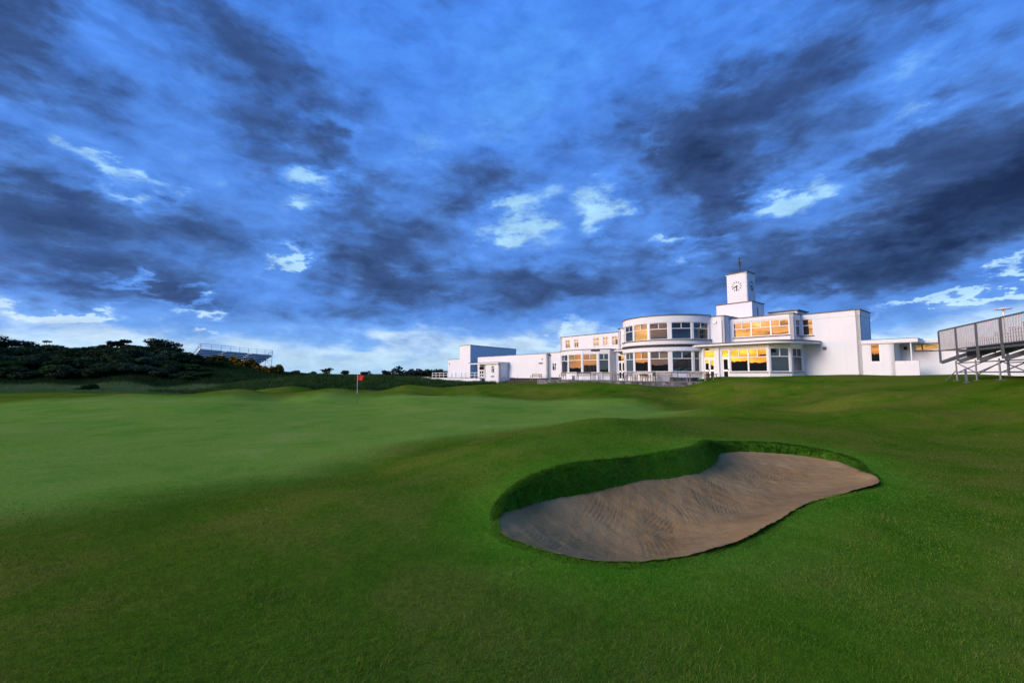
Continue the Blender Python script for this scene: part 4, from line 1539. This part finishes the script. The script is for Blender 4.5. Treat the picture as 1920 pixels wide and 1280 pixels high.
railing(-57.6, -51.6, -3.18, 1.08, 1.95, 4)
railing(-68.6, -59.5, -3.18, 1.08, 1.95, 6)
railing(-72.0, -68.9, -3.7, .0, 1.05, 4)
railing(-75.0, -72.2, -3.7, -.35, .70, 3)

# ------------------------------------------------------------------ flagstick on the green
fx0, fy0 = -11.18, 31.0
fz = ground_z(fx0, fy0)
fl = empty('flagstick', (fx0, fy0, fz))
tag(fl, 'red golf flag on a white and dark pole standing in the green', 'flagstick')
MB().bar((0, 0, -.1), (0, 0, .72), .034, n=8).build('pole_foot', M['darkpole'], fl)
MB().bar((0, 0, .72), (0, 0, 2.14), .030, n=8).build('pole', M['yellow'], fl)
MB().lathe([(.075, .004), (.075, .008), (.055, .008)], n=16).build('cup', M['iron'], fl)
fm = MB()
nu, nv = 14, 8
for j in range(nv + 1):
    for i in range(nu + 1):
        u, v_ = i / nu, j / nv
        h = .50 - .27 * u
        fm.v.append((.02 + .50 * u, .05 * math.sin(u * 6.0 + v_ * 1.2) * u, 2.12 - .10 * u - .06 * u * math.sin(u * 3) - h * (v_) + .02 * math.sin(u * 8)))
for j in range(nv):
    for i in range(nu):
        a = j * (nu + 1) + i
        fm.f.append((a, a + 1, a + nu + 2, a + nu + 1))
fo = fm.build('flag', M['red'], fl, smooth=True)
sm_ = fo.modifiers.new('solid', 'SOLIDIFY')
sm_.thickness = .004

# ------------------------------------------------------------------ right-hand grandstand front
RS = empty('spectator_stand', (23.9, 23.8, 0), math.atan2(-.878, -.479))
tag(RS, 'raised metal spectator stand with pale baluster railing at the right edge', 'grandstand')
DZ = 2.98
LN = 13.2
for k in range(7):
    x = 2.2 * k
    MB().bar((x, 0, DZ - .58 if k else 2.36), (x, 0, 4.12), .08, .08).build('railing_post', M['alud'], RS)
    if k < 6:
        MB().bar((x + .06, 0, 4.14), (x + 2.14, 0, 4.14), .06).build('railing_rail', M['alud'], RS)
        MB().bar((x + .06, 0, DZ + .06), (x + 2.14, 0, DZ + .06), .05).build('railing_rail', M['alud'], RS)
        for j in range(10):
            xx = x + .20 + j * .20
            MB().bar((xx, 0, DZ + .085), (xx, 0, 4.11), .045).build('baluster', M['picket'], RS)
# walkway deck and sloping rakers
MB().box(2.2, LN, .06, 1.05, DZ - .12, DZ - .02).build('deck', M['alud'], RS)
for k in range(7):
    x = 2.2 * k
    MB().bar((x, .05, 2.40), (x, 5.2, 2.40 + 5.15 * .42), .12, .18).build('raker', M['alud'], RS)
for j in range(8):
    y0 = 1.06 + j * .55
    z0 = DZ + .40 + j * .25
    MB().box(.1 + (.0 if j else 2.1), LN, y0, y0 + .03, z0 - .35, z0 - .035).build('riser', M['skirt'], RS)
    MB().box(.1 + (.0 if j else 2.1), LN, y0 - .04, y0 + .45, z0 - .03, z0).build('seat_plank', M['plank'], RS)
    MB().box(.02, .08, y0, y0 + .56, z0 - .75, z0 + .10).build('end_panel', M['skirt'], RS)


def gz_stand(x, y):
    c_, s_ = -.479, -.878
    return ground_z(23.9 + x * c_ - y * s_, 23.8 + x * s_ + y * c_)


for k in range(6):
    for y in (.25, 2.2, 4.4):
        x = 1.15 + 2.2 * k
        g0 = gz_stand(x, y)
        top = 2.40 + y * .42 - .06
        MB().bar((x, y, g0 + .03), (x, y, top), .065, n=8).build('leg', M['alu'], RS)
        MB().box(x - .12, x + .12, y - .12, y + .12, g0 - .02, g0 + .03).build('base_plate', M['alud'], RS)
for y in (.25, 2.2, 4.4):
    for z in (2.33, 1.84):
        MB().bar((1.15, y + .06, z), (12.2, y + .06, z), .05, n=6).build('ledger', M['alud'], RS)
for k in range(5):
    x = 1.15 + 2.2 * k
    a, b = (1.75, 2.30) if k % 2 else (2.30, 1.75)
    MB().bar((x, .33, a), (x + 2.2, .33, b), .05, n=6).build('brace', M['alud'], RS)
    MB().bar((x, .25, 1.8), (x, 2.2, 2.9), .05, n=6).build('brace', M['alud'], RS)
MB().bar((1.15, .25, 1.95), (.2, .1, gz_stand(.2, .1)), .05, n=6).build('brace', M['alu'], RS)
MB().bar((3.1, -.05, 2.0), (3.6, -.2, gz_stand(3.6, -.2) + .05), .09, .05).build('jack_leg', M['alud'], RS)
MB().box(3.5, 3.74, -.30, -.10, gz_stand(3.6, -.2) - .02, gz_stand(3.6, -.2) + .05).build('base_plate', M['alud'], RS)
MB().bar((0, .05, 2.40), (2.2, .05, 2.66), .05, .16).build('toe_beam', M['alud'], RS)

# lamp with a disc top behind the stand
lp = empty('disc_lamp', (32.52, 28.0, ground_z(32.52, 28.0)))
tag(lp, 'tall lamp post with a pale disc-shaped top behind the right-hand stand', 'lamp')
lz = lp.location[2]
MB().bar((0, 0, -.1), (0, 0, 5.55 - lz), .13, n=10).build('post', M['alud'], lp)
MB().bar((0, 0, 5.55 - lz), (0, 0, 5.98 - lz), .11, n=10).build('lamp_glass', M['trim'], lp)
MB().lathe([(.06, 5.96 - lz), (.42, 6.02 - lz), (.41, 6.05 - lz), (.20, 6.13 - lz), (.03, 6.16 - lz)], n=24).build('lamp_shade', M['plank'], lp, smooth=False)

# ------------------------------------------------------------------ grandstand beyond the dune
LS = empty('grandstand', (-69, 100, 0))
tag(LS, 'far open grandstand with rows of pale plank seats above the gorse', 'grandstand')
TL, TR = Vector((-4.25, 0, 7.74)), Vector((2.59, 18, 7.05))
BL, BR = Vector((-2.35, -5, 5.06)), Vector((2.15, 12, 4.40))
NR = 6


def sp_(u, v_):
    return TL.lerp(TR, u).lerp(BL.lerp(BR, u), v_)


ais = [(0.0, .27), (.335, .63), (.69, 1.0)]
for r_ in range(NR):
    v0 = (r_ + .5) / NR
    for a, b in ais:
        p, q = sp_(a, v0), sp_(b, v0)
        MB().bar(p, q, .34, .20).build('seat_plank', M['plank'], LS)
    p, q = sp_(0, v0) - Vector((0, -.16, .25)), sp_(1, v0) - Vector((0, -.16, .25))
    MB().bar(p, q, .03, .34).build('riser', M['skirt'], LS)
for k in range(9):
    u = k / 8
    p = sp_(u, 0)
    MB().bar(p + Vector((0, .3, -.1)), p + Vector((0, .3, 1.15)), .07).build('railing_post', M['alu'], LS)
for z in (1.15, .62, .05):
    MB().bar(sp_(0, 0) + Vector((0, .3, z)), sp_(1, 0) + Vector((0, .3, z)), .06).build('railing_rail', M['alu'], LS)
for side in (0, 1):
    for k in range(5):
        p = sp_(side, k / 4)
        MB().bar(p, p + Vector((0, .1, 1.1)), .06).build('railing_post', M['alu'], LS)
    for z in (1.1, .6):
        MB().bar(sp_(side, 0) + Vector((0, .1, z)), sp_(side, 1) + Vector((0, .1, z)), .05).build('railing_rail', M['alu'], LS)
for u in (0, .25, .5, .75, 1.0):
    for v_ in (0, .45, .9):
        p = sp_(u, v_)
        g0 = ground_z(p.x - 69, p.y + 100)
        MB().bar((p.x, p.y, g0 - .3), (p.x, p.y, p.z - .1), .09).build('scaffold_leg', M['alu'], LS)
    p, q = sp_(u, 0), sp_(u, 1)
    MB().bar(p - Vector((0, 0, .35)), q - Vector((0, 0, .35)), .08, .16).build('raker', M['alud'], LS)
    for z in (1.6, 3.2):
        a, b = sp_(u, 0), sp_(u, .9)
        MB().bar((a.x, a.y, a.z - z), (b.x, b.y, a.z - z), .06).build('ledger', M['alu'], LS)
    a, b = sp_(u, 0), sp_(u, .45)
    MB().bar((a.x, a.y, a.z - 3.2), (b.x, b.y, b.z - .2), .06).build('brace', M['alu'], LS)
for z in (.2, 1.6, 3.2):
    MB().bar(sp_(0, 0) - Vector((0, 0, z)), sp_(1, 0) - Vector((0, 0, z)), .06).build('ledger', M['alu'], LS)


# ------------------------------------------------------------------ shrubs and trees
LEAF = dict(
    dark=blade_mat('dark_shrub_leaves', [(0.25, (0.015, 0.032, 0.012)), (0.5, (0.024, 0.054, 0.018)), (0.8, (0.040, 0.074, 0.025))], 0.8, .15),
    grey=blade_mat('grey_green_leaves', [(0.25, (0.026, 0.050, 0.024)), (0.5, (0.042, 0.080, 0.038)), (0.8, (0.066, 0.110, 0.054))], 0.8, .15),
    green=blade_mat('green_shrub_leaves', [(0.25, (0.018, 0.050, 0.010)), (0.5, (0.032, 0.085, 0.016)), (0.8, (0.058, 0.120, 0.026))], 0.8, .15),
    brown=blade_mat('brown_twigs', [(0.25, (0.022, 0.034, 0.014)), (0.5, (0.036, 0.052, 0.020)), (0.8, (0.064, 0.072, 0.034))], 0.8, .1),
    gorse=blade_mat('gorse_leaves', [(0.25, (0.014, 0.022, 0.007)), (0.5, (0.024, 0.038, 0.010)), (0.8, (0.05, 0.06, 0.015))], 0.8, .15),
    bloom=blade_mat('gorse_blossom', [(0.25, (0.32, 0.13, 0.004)), (0.5, (0.55, 0.25, 0.010)), (0.8, (0.70, 0.36, 0.016))], 0.8, .15),
    far=blade_mat('hazed_far_foliage', [(0.25, (0.028, 0.038, 0.036)), (0.5, (0.044, 0.056, 0.050)), (0.8, (0.070, 0.080, 0.068))], 0.8, .1),  # distance haze put into the leaf colour: paler and bluer
    pine=blade_mat('pine_needles', [(0.25, (0.012, 0.020, 0.010)), (0.5, (0.019, 0.034, 0.015)), (0.8, (0.032, 0.050, 0.020))], 0.8, .1),
)


def leaf_mesh(name, blobs, n, size, mat, seed, flat=.5, shell=.55):
    """triangular leaf sprays spread through a set of ellipsoids"""
    g = np.random.default_rng(seed)
    vol = np.array([b[3] * b[4] * b[5] for b in blobs]) ** .75
    pick = g.choice(len(blobs), n, p=vol / vol.sum())
    B_ = np.array(blobs)[pick]
    d = g.normal(size=(n, 3))
    d /= np.linalg.norm(d, axis=1)[:, None]
    rad = shell + (1.08 - shell) * g.uniform(0, 1, n) ** .6
    c = B_[:, :3] + d * rad[:, None] * B_[:, 3:6]
    t = g.normal(size=(n, 3)) * np.array([1, 1, flat])
    t /= np.linalg.norm(t, axis=1)[:, None]
    s = np.cross(t, d + g.normal(size=(n, 3)) * .5)
    s /= np.linalg.norm(s, axis=1)[:, None] + 1e-9
    sz_ = size * g.uniform(.6, 1.4, n)[:, None]
    co = np.stack([c - s * sz_ * .38 - t * sz_ * .4, c + s * sz_ * .38 - t * sz_ * .4, c + t * sz_ * .8], 1).astype(np.float32)
    me = bpy.data.meshes.new(name)
    me.vertices.add(n * 3)
    me.vertices.foreach_set('co', co.ravel())
    me.loops.add(n * 3)
    me.loops.foreach_set('vertex_index', np.arange(n * 3, dtype=np.int32))
    me.polygons.add(n)
    me.polygons.foreach_set('loop_start', np.arange(0, n * 3, 3, dtype=np.int32))
    me.update(calc_edges=True)
    a = me.attributes.new('tint', 'FLOAT', 'POINT')
    a.data.foreach_set('value', np.repeat(g.uniform(0, 1, n), 3).astype(np.float32))
    me.materials.append(mat)
    return me


def obj(name, me, parent):
    o = bpy.data.objects.new(name, me)
    col.objects.link(o)
    o.parent = parent
    return o


def shrub_proto(seed, mat, rx=1.0, rz_=1.0, n=900, size=.30):
    """unit shrub: half width 1, height about 1"""
    g = random.Random(seed)
    blobs = []
    for k in range(9):
        a, r = g.uniform(0, 6.28), g.uniform(.1, .72)
        h = g.uniform(.18, .74) * (1 - .35 * r)
        s = g.uniform(.22, .42)
        blobs.append((r * math.cos(a) * rx, r * math.sin(a) * rx, h * rz_, s * rx * 1.1, s * rx * 1.1, s * .75 * rz_))
    fol = leaf_mesh('foliage', blobs, n, size, mat, seed)
    st = MB()
    for b in blobs:
        st.bar((b[0] * .12, b[1] * .12, -.15), (b[0], b[1], b[2]), .05, n=5)
    stem = st.mesh('stem', M['bark'])
    return fol, stem, blobs


PROTO = {}
for i, (k, mt) in enumerate((('dark', 'dark'), ('dark2', 'dark'), ('grey', 'grey'), ('grey2', 'grey'), ('green', 'green'), ('brown', 'brown'), ('gorse', 'gorse'), ('gorse2', 'gorse'))):
    PROTO[k] = shrub_proto(40 + i, LEAF[mt], n=4200, size=.095)
BLOOM = {}
for k in ('gorse', 'gorse2'):
    BLOOM[k] = leaf_mesh('blossom', PROTO[k][2], 420, .13, LEAF['bloom'], 77, shell=.95)


def shrub(name, kind, x, y, half, high, label, group=None, zoff=0.0):
    o = empty(name, (x, y, ground_z(x, y) + zoff), rng.uniform(0, 6.28))
    fol, stem, _ = PROTO[kind]
    f = obj('foliage', fol, o)
    s = obj('stem', stem, o)
    parts = [f, s]
    if kind in BLOOM:
        parts.append(obj('blossom', BLOOM[kind], o))
    for p in parts:
        p.scale = (half, half, high)
    return tag(o, label, 'bush' if name != 'gorse_bush' else 'gorse', group)


ORD = ['first', 'second', 'third', 'fourth', 'fifth', 'sixth', 'seventh', 'eighth', 'ninth', 'tenth', 'eleventh', 'twelfth', 'thirteenth', 'fourteenth']
# crest row: (x, y, half width, height, kind)
CREST = [(-97, 79, 6.0, 3.6, 'dark'), (-91, 79, 4.8, 2.4, 'dark2'), (-86, 79, 4.4, 2.5, 'dark'), (-81.5, 79, 4.4, 2.3, 'dark2'), (-77.5, 79, 4.2, 2.2, 'dark'), (-73.5, 79, 4.2, 2.2, 'dark2'), (-69.5, 79, 4.2, 2.1, 'dark'), (-65.6, 78.5, 4.0, 1.9, 'dark2'), (-62.0, 78, 3.4, 1.7, 'dark'), (-59.0, 77.5, 2.6, 1.1, 'dark2')]
for i, (x, y, a, h, k) in enumerate(CREST):
    shrub('dune_shrub', k, x, y, a, h, 'dark thorny shrub on the dune crest, %s from the left' % ORD[i], 'shrubs on the dune')
MIDR = [(-92, 73, 4.4, 3.2, 'dark'), (-87.5, 72, 4.2, 3.0, 'dark2'), (-83, 73, 4.0, 2.8, 'dark'), (-79, 72, 4.0, 2.8, 'dark2'), (-75, 73, 3.8, 2.6, 'dark'), (-71, 72.5, 3.8, 2.7, 'brown'), (-67.5, 73, 3.6, 2.6, 'dark2'), (-64, 72.5, 3.6, 2.7, 'grey'), (-60.5, 73, 3.4, 2.6, 'grey2'), (-57.5, 73, 3.2, 2.3, 'grey'), (-54.6, 73.8, 2.8, 1.8, 'dark'), (-52.3, 75.4, 2.2, 1.2, 'green')]
KN = dict(dark='dark', dark2='dark', grey='grey-green', grey2='grey-green', brown='brownish', green='green')
for i, (x, y, a, h, k) in enumerate(MIDR):
    shrub('dune_shrub', k, x, y, a, h, '%s shrub halfway up the dune, %s from the left' % (KN[k], ORD[i]), 'shrubs on the dune')
LOWR = [(-90, 69.5, 4.2, 2.7, 'dark2'), (-85.5, 69, 4.0, 2.5, 'dark'), (-81, 69.5, 3.9, 2.4, 'grey'), (-76.8, 69, 3.8, 2.4, 'dark'), (-72.8, 69.5, 3.7, 2.3, 'dark2'), (-69, 69, 3.6, 2.3, 'grey2'), (-65.6, 69.5, 3.5, 2.3, 'dark'), (-62.2, 69, 3.4, 2.2, 'dark2'), (-58.8, 69.5, 3.3, 2.1, 'grey'), (-55.4, 70, 3.0, 1.7, 'dark2'), (-52.2, 70.5, 2.6, 1.2, 'green')]
for i, (x, y, a, h, k) in enumerate(LOWR):
    shrub('dune_shrub', k, x, y, a, h, '%s shrub in the second row above the dune foot, %s from the left' % (KN[k], ORD[i]), 'shrubs on the dune')
FOOT = [(-87, 65.5, 4.0, 2.2, 'dark'), (-83, 65, 4.0, 2.1, 'dark2'), (-78.5, 65, 3.8, 2.1, 'green'), (-74, 64.5, 3.8, 2.0, 'dark2'), (-69.5, 64.5, 3.7, 2.0, 'green'), (-65.3, 64.5, 3.6, 2.0, 'brown'), (-61.3, 65, 3.5, 2.1, 'dark'), (-57.6, 65.5, 3.4, 1.9, 'grey2'), (-54, 66, 3.1, 1.6, 'brown'), (-50.6, 66, 3.0, 1.3, 'dark2'), (-47.4, 65.2, 2.6, 1.0, 'green')]
for i, (x, y, a, h, k) in enumerate(FOOT):
    shrub('dune_shrub', k, x, y, a, h, 'low %s shrub at the dune foot, %s from the left' % (KN[k], ORD[i]), 'shrubs on the dune')
shrub('round_bush', 'green', -51.8, 52.3, 1.25, .95, 'small round green bush alone in the pale grass before the dune')
GORSE = [(-57.2, 81.5, 1.7, 1.5), (-55.3, 82, 1.7, 1.9), (-53.3, 82, 1.5, 1.9), (-51.6, 81, 1.5, 1.6), (-49.9, 81.5, 1.8, 2.3), (-48.2, 81, 1.5, 1.9), (-46.5, 80.5, 1.5, 1.6), (-44.9, 80, 1.5, 1.5), (-43.3, 79, 1.7, 2.2)]
for i, (x, y, a, h) in enumerate(GORSE):
    shrub('gorse_bush', ('gorse', 'gorse2')[i % 2], x, y, a, h, 'orange-flowered gorse bush below the far grandstand, %s from the left' % ORD[i], 'gorse in flower on the dune end')


def tree(name, x, y, h, w, label, seed, mat='pine', group=None, n=900, size=.3, bare=.30, zoff=0.0):
    """wind-shaped tree: forked tapering trunk, flat uneven crown pads"""
    g = random.Random(seed)
    o = empty(name, (x, y, ground_z(x, y) + zoff))
    blobs, tr = [], MB()
    top = Vector((g.uniform(-.12, .12) * w, 0, h * bare))
    prev, wd = Vector((0, 0, -.2)), .05 * h
    for k in range(1, 4):
        q = Vector((top.x * k / 3 + g.uniform(-.03, .03) * h, g.uniform(-.03, .03) * h, h * bare * k / 3))
        tr.bar(prev, q, wd * (1.1 - .18 * k), n=6)
        prev = q
    for k in range(8):
        a = g.uniform(0, 6.28)
        r = g.uniform(.1, .85) * w / 2
        z = h * (bare + (0.93 - bare) * g.uniform(.25, 1.0) * (1 - .3 * r / (w / 2)))
        c = Vector((r * math.cos(a), r * math.sin(a), z))
        tr.bar(prev, prev.lerp(c, .5) + Vector((0, 0, -.03 * h)), wd * .42, n=5)
        tr.bar(prev.lerp(c, .5) + Vector((0, 0, -.03 * h)), c, wd * .25, n=5)
        s = g.uniform(.20, .34) * w / 1.6
        blobs.append((c.x, c.y, c.z, s, s, s * .48))
    tr.build('trunk', M['bark'], o)
    obj('crown', leaf_mesh('crown', blobs, n, size, LEAF[mat], seed, flat=.35, shell=.3), o)
    return tag(o, label, 'tree', group)


tree('pine_tree', -97.0, 81, 3.9, 8.0, 'broad dark pine at the left edge of the photo, highest on the dune', 1, n=1600)
tree('pine_tree', -93.5, 81, 3.1, 5.0, 'open dark pine with sky through it, next to the leftmost pine', 2, n=800)
tree('pine_tree', -88.6, 81, 3.9, 1.5, 'small ragged pine tip sticking up above the dune shrubs', 3, n=360, size=.28, bare=.15)
tree('pine_tree', -77.0, 81, 3.5, 3.4, 'wind-bent pine with visible branches in the middle of the dune crest', 4, n=800)
tree('pine_tree', -73.3, 81, 3.2, 4.2, 'dome-topped pine right of the wind-bent one on the dune crest', 5, n=1200)
tree('pine_tree', -66.4, 81, 2.7, 7.6, 'wide flat-topped pine at the right end of the dune crest', 6, n=1600)

FT = [(-112, 220, 3.2, 7, 'far', 'small dark dome of a far bush right of the gorse'), (-103, 222, 2.6, 6, 'far', 'low far bush left of the bare tree on the horizon'), (-96, 225, 4.6, 9, 'brown', 'bare rounded far tree on the horizon left of the flag'), (-88, 225, 2.8, 6, 'brown', 'low brown far shrub between the bare tree and the flag'), (-76, 225, 2.6, 7, 'far', 'dark low far trees just left of the red flag'), (-67.5, 228, 3.2, 6, 'far', 'small dark far pine right of the red flag'), (-60.5, 228, 5.6, 8, 'far', 'tallest dark round pine on the horizon right of the flag'), (-55, 229, 3.9, 5, 'far', 'narrow far pine directly right of the tallest one'), (-51, 230, 4.6, 7, 'far', 'broad far pine second right of the tallest one'), (-45.5, 230, 3.4, 8, 'brown', 'brown bare far tree left of the white ramp'), (-39, 228, 4.2, 9, 'brown', 'brown bare far tree next to the white ramp railings')]
for i, (x, y, h, w, mt, lab) in enumerate(FT):
    tree('far_tree', x, y, h, w, lab, 100 + i, mt, 'trees on the horizon', n=420, size=.75, bare=.2)
# far wood that reads as one mass
bl = []
for k in range(70):
    bl.append((rng.uniform(-70, 40), rng.uniform(232, 262), .6 + rng.uniform(.6, 1.9), rng.uniform(3, 6), 3, rng.uniform(1.0, 2.2)))
fw = obj('far_woodland', leaf_mesh('far_woodland', bl, 9000, .9, LEAF['brown'], 9), None)
tag(fw, 'brownish far belt of woodland along the horizon', 'woodland', kind='stuff')
